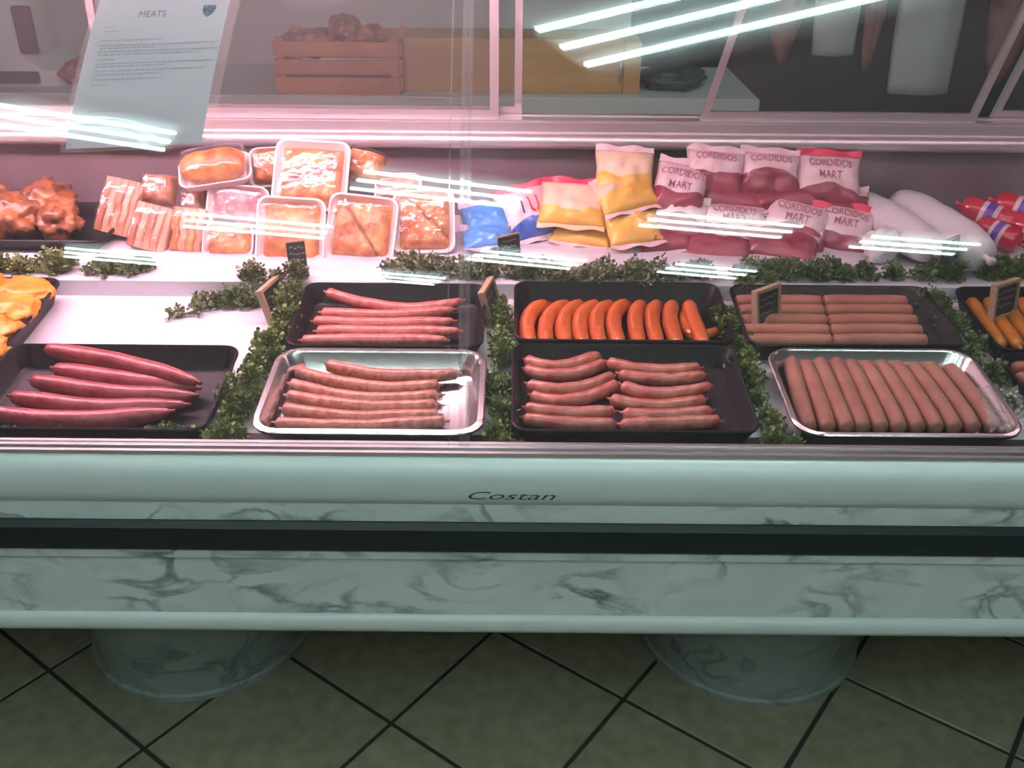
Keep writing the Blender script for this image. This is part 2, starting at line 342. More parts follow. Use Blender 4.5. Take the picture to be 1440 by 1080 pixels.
# ------------------------------------------------------------------ ceiling lamps
def ceiling_light(x, y, yaw, L, sp, label):
    t = thing('ceiling_light', label, 'ceiling lamp', (x, y, RZ), (0, 0, math.radians(yaw)), 'fluorescent ceiling lamps')
    w = sp * 4.2
    MB().box(-L / 2 - 0.03, L / 2 + 0.03, -w / 2, w / 2, -0.035, 0).build('lamp_housing', M['white'] if L > 1 else M['reflector'], t, bevel=0.004)
    for k in (-1, 0, 1):
        MB().tube([(-L / 2, k * sp, -0.07), (L / 2, k * sp, -0.07)], 0.018 if L > 1 else 0.013, 10).build('tube', M['tube'], t, smooth=True)
        for s in (-1, 1): MB().box(s * (L / 2 + 0.012) - 0.008, s * (L / 2 + 0.012) + 0.008, k * sp - 0.012, k * sp + 0.012, -0.085, -0.034).build('tube_holder', M['white'], t)
LAMP = 'three-tube fluorescent ceiling lamp, mirrored '
for a in [(0.65, 1.464, 31, 1.2, 0.142, LAMP + 'large at the top right of the glass'),
          (-1.39, 0.50, -24, 0.56, 0.085, LAMP + 'over the paper notice at the left'),
          (-0.265, -0.09, -20, 0.62, 0.10, LAMP + 'over the wrapped packs by the glass joint'),
          (0.82, -0.53, -16, 0.62, 0.09, LAMP + 'over the maroon bags'),
          (-1.03, -0.60, -18, 0.56, 0.10, LAMP + 'small over the left wrapped packs'),
          (-1.75, -1.17, -22, 0.50, 0.09, LAMP + 'small over the parsley at the far left'),
          (0.06, -1.15, -22, 0.50, 0.09, LAMP + 'small beside the blue bags'),
          (1.68, -0.82, -14, 0.50, 0.09, LAMP + 'small over the white plastic rolls'),
          (-0.55, -1.58, -22, 0.40, 0.09, LAMP + 'tiny above the middle back tray'),
          (0.90, -1.36, -20, 0.42, 0.09, LAMP + 'tiny above the orange sausages')]:
    ceiling_light(*a)

# ------------------------------------------------------------------ the display counter
X0, X1 = -1.95, 1.95
ct = thing('display_counter', 'white refrigerated butcher display counter with curved glass and marble front', 'display counter', (0, 1.6, 0))
def part(name, mb, m, parent=None, **k):
    return mb.build(name, m, parent or ct, world=(parent is None), **k)
def sub(name, mb, m, parent, **k):      # parent already sits at the counter's origin
    mb.v = [tuple(Vector(v) - Vector(ct.location)) for v in mb.v]
    return mb.build(name, m, parent, **k)
RAIL = [(1.195, 0.733), (1.172, 0.733), (1.163, 0.730), (1.156, 0.724), (1.151, 0.716), (1.148, 0.706), (1.147, 0.694), (1.147, 0.682), (1.1485, 0.672), (1.152, 0.663), (1.157, 0.657), (1.195, 0.657)]
part('top_rail', MB().prism_x(RAIL, X0, X1), M['rail'], smooth=True)
part('glass_channel', MB().prism_x([(1.168, 0.733), (1.168, 0.739), (1.174, 0.739), (1.174, 0.735), (1.178, 0.735), (1.178, 0.742), (1.183, 0.742), (1.183, 0.735), (1.197, 0.735), (1.197, 0.737), (1.203, 0.737), (1.203, 0.731)], X0, X1), M['steel'])
part('upper_marble_strip', MB().box(X0, X1, 1.155, 1.2, 0.627, 0.657), M['marble'])
part('rubber_bumper', MB().prism_x([(1.2, 0.627), (1.152, 0.627), (1.143, 0.619), (1.141, 0.60), (1.143, 0.582), (1.152, 0.573), (1.2, 0.573)], X0, X1), M['dark'], smooth=True)
part('lower_marble_ledge', MB().prism_x([(1.2, 0.573), (1.150, 0.573), (1.150, 0.560), (1.158, 0.554), (1.2, 0.554)], X0, X1), M['marble'])
part('lower_marble_panel', MB().box(X0, X1, 1.157, 1.2, 0.446, 0.554), M['marble'])
part('bottom_rail', MB().prism_x([(1.2, 0.446), (1.160, 0.446), (1.152, 0.443), (1.147, 0.436), (1.147, 0.422), (1.151, 0.414), (1.160, 0.409), (1.2, 0.409)], X0, X1), M['rail'], smooth=True)
part('base_tank', MB().prism_x([(1.2, 0.409), (1.2, 0.66), (2.14, 0.66), (2.14, 0.409)], X0, X1), M['white'])
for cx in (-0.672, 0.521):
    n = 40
    part('pedestal', MB().loft([[(cx + r * math.cos(2 * PI * k / n), 1.625 + r * math.sin(2 * PI * k / n), z) for k in range(n)] for r, z in ((0.238, 0.0), (0.238, 0.012), (0.232, 0.016), (0.232, 0.409))]), M['ped_shaded'], smooth=True)
part('deck', MB().prism_x([(1.195, dz(1.195) - 0.02), (1.195, dz(1.195)), (1.725, dz(1.725)), (1.725, dz(1.725) - 0.02)], X0, X1), M['deck'])
part('front_shade_strip', MB().prism_x([(1.195, 0.665), (1.195, 0.731), (1.205, 0.731), (1.207, dz(1.207) + .0008), (1.290, dz(1.290) + .0008), (1.290, dz(1.290) - .002), (1.207, dz(1.207) - .002), (1.205, 0.665)], X0, X1), M['shade_strip'])  # dark strip laid along the deck front, paints the shadow below the tray rims
part('back_shelf', MB().prism_x([(1.720, dz(1.72) - 0.01), (1.720, SH - 0.004), (1.724, SH), (2.12, SH), (2.12, SH - 0.02), (1.732, SH - 0.02), (1.732, dz(1.72) - 0.01)], X0, X1), M['deck'])
part('back_panel', MB().box(X0, X1, 2.115, 2.135, SH - 0.02, 0.95), M['wallsteel'])
part('back_rail', MB().prism_x([(2.135, 0.936), (2.085, 0.936), (2.078, 0.940), (2.075, 0.948), (2.076, 0.958), (2.082, 0.966), (2.095, 0.970), (2.135, 0.970)], X0, X1), M['alu'], smooth=True)
part('back_fascia', MB().box(X0, X1, 2.098, 2.17, 0.970, 0.990), M['alu'])
part('door_track', MB().prism_x([(2.100, 0.990), (2.100, 0.995), (2.136, 0.995), (2.136, 0.998), (2.140, 0.998), (2.140, 0.995), (2.165, 0.995), (2.165, 0.990)], X0, X1), M['alu'])
part('side_panel', MB().box(X0 - 0.02, X0, 1.2, 2.16, 0.41, 0.99), M['white'])
part('side_panel', MB().box(X1, X1 + 0.02, 1.2, 2.16, 0.41, 0.99), M['white'])
# sliding doors at the back
DT = 1.36
def door(x0, x1, y, skew0=0.0, skew1=0.0, fw=0.022, z0=0.9955):
    hgt = DT - z0
    def q(xa, xb, za, zb, sa, sb, y0, y1, mb):
        k = lambda z, s: s * (z - z0) / 0.18
        v = [(xa + k(za, sa), y0, za), (xb + k(za, sb), y0, za), (xb + k(za, sb), y1, za), (xa + k(za, sa), y1, za),
             (xa + k(zb, sa), y0, zb), (xb + k(zb, sb), y0, zb), (xb + k(zb, sb), y1, zb), (xa + k(zb, sa), y1, zb)]
        mb.add(v, [(3, 2, 1, 0), (4, 5, 6, 7), (0, 1, 5, 4), (1, 2, 6, 5), (2, 3, 7, 6), (3, 0, 4, 7)])
    fr = MB()
    q(x0, x1, z0, z0 + 0.017, skew0, skew1, y, y + 0.014, fr)
    q(x0, x1, DT - 0.016, DT, skew0, skew1, y, y + 0.014, fr)
    q(x0, x0 + fw, z0 + 0.017, DT - 0.016, skew0, skew0, y, y + 0.014, fr)
    q(x1 - fw, x1, z0 + 0.017, DT - 0.016, skew1, skew1, y, y + 0.014, fr)
    d = part('sliding_door', fr, M['alu'])
    pn = MB(); q(x0 + fw, x1 - fw, z0 + 0.017, DT - 0.016, skew0, skew1, y + 0.005, y + 0.009, pn)
    sub('pane', pn, M['pane'], d)
door(-1.93, -0.034, 2.112, fw=0.019)
door(-0.90, 0.016, 2.146, fw=0.016)
door(0.405, 1.00, 2.112, 0.045, 0.045, fw=0.014)
door(1.05, 1.93, 2.146, 0.05, 0.0, fw=0.014)
# canopy over the goods
part('canopy', MB().box(X0, X1, 1.545, 2.17, DT, DT + 0.05), M['white'])
cl = part('lamp_housing', MB().prism_x([(1.60, 1.345), (1.60, 1.36), (1.76, 1.36), (1.76, 1.345), (1.75, 1.345), (1.745, 1.352), (1.615, 1.352), (1.61, 1.345)], X0 + 0.1, X1 - 0.1), M['white'])
for xa, xb, mm in ((-1.75, -0.02, 'case_tube'), (0.02, 1.75, 'case_tube_dim')):
    for yy in (1.645, 1.715):
        part('lamp_tube', MB().tube([(xa, yy, 1.335), (xb, yy, 1.335)], 0.013, 12), M[mm], smooth=True)
# curved front glass, two panes with a joint
GP = []; gy, gz, NG, GL = 1.19, 0.735, 28, 0.735
for i in range(NG + 1):
    th = math.radians(15 + 35 * i / NG); GP.append((gy, gz, th))
    t2 = math.radians(15 + 35 * (i + 0.5) / NG); gy += math.sin(t2) * GL / NG; gz += math.cos(t2) * GL / NG
def glass_pt(s, off=0.0):       # s: arc length, off: outward towards the shopper
    s = max(0, min(GL, s)); k = min(NG - 1, int(s / GL * NG)); u = s / GL * NG - k
    y = GP[k][0] * (1 - u) + GP[k + 1][0] * u; z = GP[k][1] * (1 - u) + GP[k + 1][1] * u; th = GP[k][2] * (1 - u) + GP[k + 1][2] * u
    return Vector((0, y - math.cos(th) * off, z + math.sin(th) * off))
for xa, xb in ((X0, -0.0715), (-0.0665, X1)):
    prof = [(p.y, p.z) for p in (glass_pt(GL * i / NG) for i in range(NG + 1))] + [(p.y, p.z) for p in (glass_pt(GL * i / NG, -0.006) for i in range(NG, -1, -1))]
    n = len(prof); mb = MB()
    v = [(xa, y, z) for y, z in prof] + [(xb, y, z) for y, z in prof]
    mb.add(v, [(i, (i + 1) % n, n + (i + 1) % n, n + i) for i in range(n)])
    h = n // 2
    e = [(i, i + 1, n - 2 - i, n - 1 - i) for i in range(h - 1)]
    mb.add(v, e, 1); mb.add(v, [tuple(n + q for q in f[::-1]) for f in e], 1)
    part('front_glass', mb, [M['glass'], M['glass_edge']], smooth=True)
for off, xa, xb in ((0.0006, -0.077, -0.061), (0.0006, -0.093, -0.0905)):
    g = [glass_pt(GL * i / NG, off) for i in range(NG + 1)] + [glass_pt(GL * i / NG, off + .0015) for i in range(NG, -1, -1)]
    js = MB().prism_x([(p.y, p.z) for p in g], xa, xb); js.f = js.f[:-2]; js.mi = js.mi[:-2]
    part('joint_strip', js, M['glass_edge'], smooth=True)
# maker's lettering on the rail: laid round the lower curve
RL = [(1.1485, 0.672), (1.147, 0.682), (1.147, 0.694), (1.148, 0.706)]
def rail_pt(x, y):
    z = 0.6795 + y
    for (ya, za), (yb, zb) in zip(RL[:-1], RL[1:]):
        if za <= z <= zb or (zb == RL[-1][1]):
            return Vector((-0.003 + x, ya + (yb - ya) * (z - za) / (zb - za) - 0.0007, z)) - Vector(ct.location)
text_obj('Costan', 0.040, M['letter'], ct, rail_pt, sx=1.13, sy=0.52, shear=0.35)

# paper notice behind the glass, in a plastic sleeve
pp = thing('paper_notice', 'white typed paper notice in a clear sleeve taped behind the glass at left', 'notice', (-0.545, 1.36, 1.13))
PO = Vector(pp.location); S0 = 0.425
def paper_pt(u, v, off=-0.0085):       # u across 0..1, v up 0..1
    s = S0 + 0.30 * v + 0.012 * u
    p = glass_pt(s, off - 0.010 * max(0, 0.12 - v) * (1 + math.sin(u * 7)))
    return Vector((-0.655 + 0.218 * u + 0.031 * v, p.y, p.z)) - PO
def sheet(u0, u1, v0, v1, off, nu=12, nv=14):
    mb = MB(); vs = [paper_pt(u0 + (u1 - u0) * i / nu, v0 + (v1 - v0) * j / nv, off) for j in range(nv + 1) for i in range(nu + 1)]
    return mb.add(vs, [(j * (nu + 1) + i, j * (nu + 1) + i + 1, (j + 1) * (nu + 1) + i + 1, (j + 1) * (nu + 1) + i) for j in range(nv) for i in range(nu)])
sheet(0.03, 0.93, 0.02, 1.0, -0.0095).build('paper_sheet', M['paper'], pp, smooth='all', fix=False)
sheet(0.0, 1.0, 0.0, 1.0, -0.0085).build('plastic_sleeve', M['sleeve'], pp, smooth='all', fix=False)
ink = MB(); rr = random.Random(3)
for v, u0, u1 in ((0.640, .12, .22), (0.585, .12, .54), (0.557, .12, .92), (0.542, .12, .50), (0.522, .12, .92), (0.505, .12, .80), (0.478, .12, .24), (0.455, .12, .90), (0.440, .12, .60),
                  (0.415, .12, .88), (0.395, .12, .56), (0.368, .12, .58), (0.34, .12, .22), (0.20, .14, .34), (0.665, .12, .20)):
    u = u0
    while u < u1:       # words of a line too small to read
        w = min(rr.uniform(0.015, 0.05), u1 - u)
        if w > 0.004:
            ink.add([paper_pt(u, v, -0.0091), paper_pt(u + w, v, -0.0091), paper_pt(u + w, v + 0.007, -0.0091), paper_pt(u, v + 0.007, -0.0091)], [(0, 1, 2, 3)])
        u += w + 0.008
ink.build('typed_lines', M['ink'], pp, fix=False)['kind'] = 'stuff'
text_obj('MEATS', 0.016, M['ink_dark'], pp, lambda x, y: paper_pt(0.42 + x / 0.218, 0.735 + y / 0.3, -0.0091), name='heading', sx=0.85)
cr = MB(); sh = [(-0.5, 0.5), (0.5, 0.5), (0.48, 0.0), (0.3, -0.35), (0, -0.6), (-0.3, -0.35), (-0.48, 0.0)]
cr.add([paper_pt(0.80 + a * 0.09, 0.745 + b * 0.065, -0.0091) for a, b in sh], [tuple(range(7))]).build('crest', M['crest'], pp, fix=False)
for (u, v) in ((0.05, 0.03), (0.94, 0.03)):
    MB().add([paper_pt(u - .02, v - .01, -.008), paper_pt(u + .02, v - .01, -.008), paper_pt(u + .02, v + .02, -.008), paper_pt(u - .02, v + .02, -.008)], [(0, 1, 2, 3)]).build('tape', M['sleeve'], pp, fix=False)

# ------------------------------------------------------------------ trays
def tray(name, x0, x1, y0, y1, h, m, label, lip, rad=0.02, cat='tray', group=None, shelf=False):
    cx, cy = (x0 + x1) / 2, (y0 + y1) / 2; ct_ = 1.0 if shelf else math.cos(TILT)
    w, d = x1 - x0 - 2 * lip, (y1 - y0) / ct_ - 2 * lip
    R = [rrect(w - 0.03, d - 0.03, rad, 0), rrect(w - 0.022, d - 0.022, rad, 0.003), rrect(w + 0.004, d + 0.004, rad, h - 0.005), rrect(w + 2 * lip, d + 2 * lip, rad + lip, h - 0.006),
         rrect(w + 2 * lip, d + 2 * lip, rad + lip, h - 0.002), rrect(w + 2 * lip - 0.004, d + 2 * lip - 0.004, rad + lip, h), rrect(w + 0.003, d + 0.003, rad, h), rrect(w - 0.002, d - 0.002, rad, h - 0.003),
         rrect(w - 0.022, d - 0.022, rad * 0.9, 0.008), rrect(w - 0.034, d - 0.034, rad * 0.8, 0.004)]
    o = MB().loft(R).build(name, m, None, (cx, cy, SH if shelf else dz(cy)), smooth=True)
    o.rotation_euler = (0 if shelf else TILT, 0, 0)
    return tag(o, label, cat, group)
TH = 0.045
tray('steel_tray', -0.397, -0.042, 1.235, 1.472, TH, M['tray_steel'], 'shiny stainless tray holding six coarse long sausages, front row left of middle', 0.012, 0.03)
tray('steel_tray', 0.430, 0.782, 1.240, 1.486, TH, M['tray_steel'], 'shiny stainless tray filled with pale pink franks, front row right', 0.009, 0.035)
tray('black_tray', -0.392, -0.050, 1.480, 1.702, TH, M['blacktray'], 'black tray of long smoked red sausages behind the left steel tray', 0.004, 0.022)
tray('black_tray', 0.002, 0.390, 1.503, 1.714, TH, M['blacktray'], 'black tray holding a row of orange curved sausages', 0.004, 0.022)
tray('black_tray', -0.001, 0.378, 1.247, 1.492, TH, M['blacktray'], 'black tray holding two columns of short raw sausages, front row', 0.004, 0.022)
tray('black_tray', 0.408, 0.785, 1.494, 1.708, TH, M['blacktray'], 'black tray of film-covered peach franks behind the right steel tray', 0.004, 0.022)
tray('black_tray', -0.852, -0.462, 1.240, 1.478, TH, M['blacktray'], 'black tray of five thick dark red sausages, front row left', 0.004, 0.022)
tray('black_tray', -1.26, -0.857, 1.300, 1.712, TH, M['blacktray'], 'large black tray of yellow marinated chicken at the left edge', 0.005, 0.022)
tray('black_tray', 0.835, 1.19, 1.484, 1.708, TH, M['blacktray'], 'black tray of orange sausages under a chalkboard at the right edge', 0.004, 0.022)
tray('black_tray', 0.825, 1.19, 1.245, 1.478, TH, M['blacktray'], 'black tray at the lower right edge, beside the pale pink franks', 0.004, 0.022)

# ------------------------------------------------------------------ sausages
def sausage(name, a, b, c, r, m, label, group, place=on_deck, h=0.0, taper=(0.75, 0.75), tails=(1, 1), bumpy=0.06, lift=(0, 0, 0), seed=0):
    """a, b, c: picture points of the two ends and the middle, laid on the tray at height h"""
    A, B, Cc = [place(p[0], p[1], h + l) for p, l in zip((a, b, c), lift)]
    return sausage3(name, A, B, Cc, r, m, label, group, taper, tails, bumpy, seed)
def sausage3(name, A, B, Cc, r, m, label, group, taper=(0.75, 0.75), tails=(1, 1), bumpy=0.06, seed=0, cat='sausage'):
    N = 22; P = quad3(A, B, Cc, N); L = sum((P[i + 1] - P[i]).length for i in range(N))
    mid = P[N // 2].copy(); pts = []; rad = []
    def end(p, d, s):
        if tails[s]: return [(p + d * r * 0.95, r * 0.18), (p + d * r * 0.55, r * 0.20), (p + d * r * 0.38, r * 0.30)]
        return [(p + d * r * 0.42, r * 0.14)]
    d0 = (P[0] - P[1]).normalized(); d1 = (P[-1] - P[-2]).normalized()
    seq = end(P[0], d0, 0) + [(P[0] + d0 * r * 0.22, r * 0.58 * (taper[0] + 0.25)), ]
    for i, p in enumerate(P):
        t = i / N; k = 1.0
        e0 = min(1, t / 0.22); e1 = min(1, (1 - t) / 0.22)
        k *= taper[0] + (1 - taper[0]) * math.sin(e0 * PI / 2); k *= taper[1] + (1 - taper[1]) * math.sin(e1 * PI / 2)
        k *= 1 + bumpy * noise.noise(Vector((t * 7, seed * 3.1, 0.5)))
        w = Vector((0, 0, noise.noise(Vector((t * 3, seed * 1.7, 4))) * bumpy * r * 2))
        seq.append((p + w, r * k))
    seq += [(P[-1] + d1 * r * 0.22, r * 0.58 * (taper[1] + 0.25))] + end(P[-1], d1, 1)[::-1]
    o = MB().tube([q[0] - mid for q in seq], [q[1] for q in seq], 14).build(name, m, None, mid, smooth='all')
    return tag(o, label, cat, group)
ORD = ['first', 'second', 'third', 'fourth', 'fifth', 'sixth', 'seventh', 'eighth', 'ninth', 'tenth', 'eleventh', 'twelfth']
# five thick dark red sausages, front left
for i, (a, b, c) in enumerate([((70, 492), (165, 510), (272, 536)), ((82, 519), (175, 535), (270, 545)), ((50, 536), (155, 553), (266, 556)), ((22, 558), (135, 574), (254, 570)), ((-8, 580), (110, 592), (232, 580))]):
    sausage('thick_sausage', a, b, c, 0.0165, M['sausage_red'], 'thick dark red sausage, %s from the back in the left black tray' % ORD[i], 'thick dark red sausages in the left black tray',
            h=0.0215 + (0.014 if i == 0 else 0), taper=(0.72, 0.5), seed=i)
# steel tray, six coarse sausages
for i, (a, b, c) in enumerate([((464, 514), (540, 528), (640, 526)), ((420, 522), (520, 545), (614, 542)), ((412, 541), (510, 560), (612, 556)), ((408, 557), (510, 573), (610, 570)), ((402, 576), (505, 588), (612, 584)), ((392, 595), (505, 600), (622, 593))]):
    sausage('long_sausage', a, b, c, 0.0125, M['sausage_boer'], 'coarse pinkish long sausage, %s from the back in the left steel tray' % ORD[i], 'coarse long sausages in the left steel tray',
            h=0.018 + (0.004 if i == 0 else 0), taper=(0.85, 0.85), seed=10 + i, bumpy=0.09)
# black tray behind: five smoked red sausages
for i, (a, b, c) in enumerate([((463, 412), (562, 434), (646, 424)), ((456, 440), (545, 444), (634, 436)), ((445, 452), (545, 456), (634, 452)), ((449, 466), (545, 467), (642, 466)), ((428, 479), (534, 479), (624, 479))]):
    sausage('long_sausage', a, b, c, 0.0125, M['sausage_back'], 'smoked red long sausage, %s from the back in the middle back tray' % ORD[i], 'smoked red long sausages in the middle back tray',
            h=0.022, taper=(0.85, 0.6), seed=20 + i, lift=(0.012 if i == 0 else 0, 0, 0.008 if i == 0 else 0))
# orange curved sausages
tops = [766, 797, 816, 838, 858, 880, 902, 924, 947, 969]; bots = [746, 770, 797, 821, 846, 872, 900, 926, 953, 990]
for i, (xt, xb) in enumerate(zip(tops, bots)):
    mid = (xt + xb) / 2 - (13 if i < 6 else 8) + (3 if i == 9 else 0)
    sausage('orange_sausage', (xt, 429), (mid, 449), (xb, 486), 0.0150, M['sausage_orange'], 'bright orange curved sausage, %s from the left of its row' % ORD[i], 'orange curved sausages in the black tray',
            h=0.024, taper=(0.8, 0.8), seed=40 + i, bumpy=0.05)
sausage('orange_sausage', (962, 440), (972, 470), (1006, 466), 0.0105, M['sausage_orange'], 'bright orange sausage lying bent at the right end of the row', 'orange curved sausages in the black tray', h=0.018, seed=52)
# raw sausages, two columns
RAWL = [((742, 507), (791, 515), (848, 494)), ((741, 520), (791, 528), (847, 512)), ((745, 541), (797, 548), (859, 531)), ((750, 557), (805, 563), (865, 541)), ((743, 574), (795, 581), (860, 579)), ((739, 588), (795, 595), (862, 596))]
RAWR = [((858, 510), (912, 521), (981, 518)), ((874, 526), (928, 534), (988, 528)), ((878, 543), (928, 554), (996, 545)), ((862, 562), (920, 571), (988, 563)), ((880, 581), (934, 585), (997, 578)), ((876, 597), (935, 596), (1008, 593))]
for lst, side in ((RAWL, 'left'), (RAWR, 'right')):
    for i, (a, b, c) in enumerate(lst):
        sausage('short_sausage', a, b, c, 0.0118, M['sausage_raw'], 'short raw red sausage, %s from the back in the %s column of its tray' % (ORD[i], side), 'short raw sausages in two columns',
                h=0.017 + 0.006 * (i % 2 == 0), taper=(0.85, 0.85), seed=60 + i + 7 * (side == 'right'), bumpy=0.1)
# pale pink franks, front right
ft = [(1110, 502), (1133, 514), (1152, 508), (1175, 511), (1196, 513), (1217, 515), (1239, 514), (1260, 515), (1283, 517), (1306, 517), (1334, 519)]
fb = [1137, 1164, 1190, 1213, 1238, 1264, 1290, 1316, 1342, 1368, 1396]
for i, (p, xb) in enumerate(zip(ft, fb)):
    sausage('pink_frank', p, ((p[0] + xb) / 2, 555), (xb, 601), 0.0142, M['sausage_pink'], 'straight pale pink frank, %s from the left in the right steel tray' % ORD[i], 'pale pink franks in the right steel tray',
            h=0.022, taper=(0.9, 0.9), tails=(0, 0), seed=80 + i, bumpy=0.02)
# peach franks under film, back right: two lengths per row
for i, y in enumerate((424, 437, 451, 465, 479)):
    k = i * 3.5
    for s, (xa, xb) in enumerate(((1036 + k, 1152 + k), (1160 + k, 1272 + k * 2.0))):
        sausage('peach_frank', (xa, y), ((xa + xb) / 2, y), (xb, y + 0.5), 0.0132, M['sausage_peach'], 'film-covered peach frank, %s row from the back, %s half of the tray' % (ORD[i], ('left', 'right')[s]), 'peach franks under film',
                h=0.026, taper=(0.92, 0.92), tails=(0, 0), seed=100 + i * 2 + s, bumpy=0.02)
# orange sausages in the right edge tray
for i, (a, b, c) in enumerate([((1366, 424), (1382, 450), (1408, 486)), ((1390, 424), (1404, 450), (1432, 486)), ((1414, 424), (1428, 450), (1456, 486)), ((1438, 424), (1452, 450), (1480, 486)), ((1462, 424), (1476, 450), (1504, 486))]):
    sausage('orange_frank', a, b, c, 0.0135, M['amber'], 'orange frank in the right edge tray, %s from the left' % ORD[i], 'orange franks in the right edge tray', h=0.024, seed=120 + i, bumpy=0.03)
for i, (a, b, c) in enumerate([((1424, 515), (1450, 518), (1500, 516)), ((1432, 530), (1460, 533), (1510, 531))]):
    sausage('red_frank', a, b, c, 0.0125, M['sausage_raw'], 'reddish frank at the lower right edge, %s' % ('farther one', 'nearer one')[i], 'reddish franks at the lower right edge', h=0.02, seed=130 + i)

# ------------------------------------------------------------------ lumps: chicken pieces and roasts
def lump(name, loc, size, rot, m, label, cat, group, seed, amp=0.30, freq=1.7, sub_=4):
    bm = bmesh.new(); bmesh.ops.create_icosphere(bm, subdivisions=sub_, radius=1.0)
    for v in bm.verts:
        d = 1 + amp * noise.noise(v.co * freq + Vector((seed * 5.3, 1.1, seed))) + amp * 0.5 * noise.noise(v.co * freq * 2.9 + Vector((seed, 9, 2)))
        v.co = Vector((v.co.x * size[0], v.co.y * size[1], v.co.z * size[2])) * d
    me = bpy.data.meshes.new(name); bm.to_mesh(me); bm.free(); me.materials.append(m)
    me.polygons.foreach_set('use_smooth', [True] * len(me.polygons))
    o = bpy.data.objects.new(name, me); COL.objects.link(o); o.location = loc; o.rotation_euler = rot
    return tag(o, label, cat, group)
rc = random.Random(11)
for r_, yy in enumerate((1.655, 1.585, 1.515, 1.445, 1.378)):
    for c_, xx in enumerate((-0.908, -0.985, -1.062)):
        y_ = yy + rc.uniform(-.008, .008); x_ = xx + rc.uniform(-.008, .004)
        lump('chicken_piece', (x_, y_, dz(y_) + .040 + (.008 if (r_ + c_) % 2 else 0)), (.050, .047, .021), (TILT, rc.uniform(-.15, .15), rc.uniform(-.5, .5)), M['chicken'],
             'yellow marinated chicken piece, %s row from the back, %s from the tray edge inwards' % (ORD[r_], ORD[c_]), 'chicken piece', 'yellow chicken pieces in the left edge tray', 1 + r_ * 3 + c_)
tray('black_tray', -1.36, -0.835, 1.845, 2.095, 0.03, M['blacktray'], 'black tray under the brown roasts on the back shelf', 0.006, 0.02, shelf=True)
for j, (px, py, Y, w, d, h, rz) in enumerate([(62, 296, 1.99, .062, .065, .050, .3), (18, 312, 1.93, .070, .055, .046, -.2), (85, 318, 1.93, .040, .045, .036, .5), (-40, 300, 2.0, .075, .06, .055, .1)]):
    q = at_y(px, py, Y); q.z = SH + .008 + h * 0.92
    lump('roast_joint', q, (w, d, h), (0, 0, rz), M['roast'], 'glazed brown roast on the black shelf tray, ' + ('largest with a reddish top', 'in front at the frame edge', 'smallest at the right', 'leftmost, mostly out of view')[j], 'roast', 'brown roasts at the left', 50 + j, amp=0.42, freq=2.0)

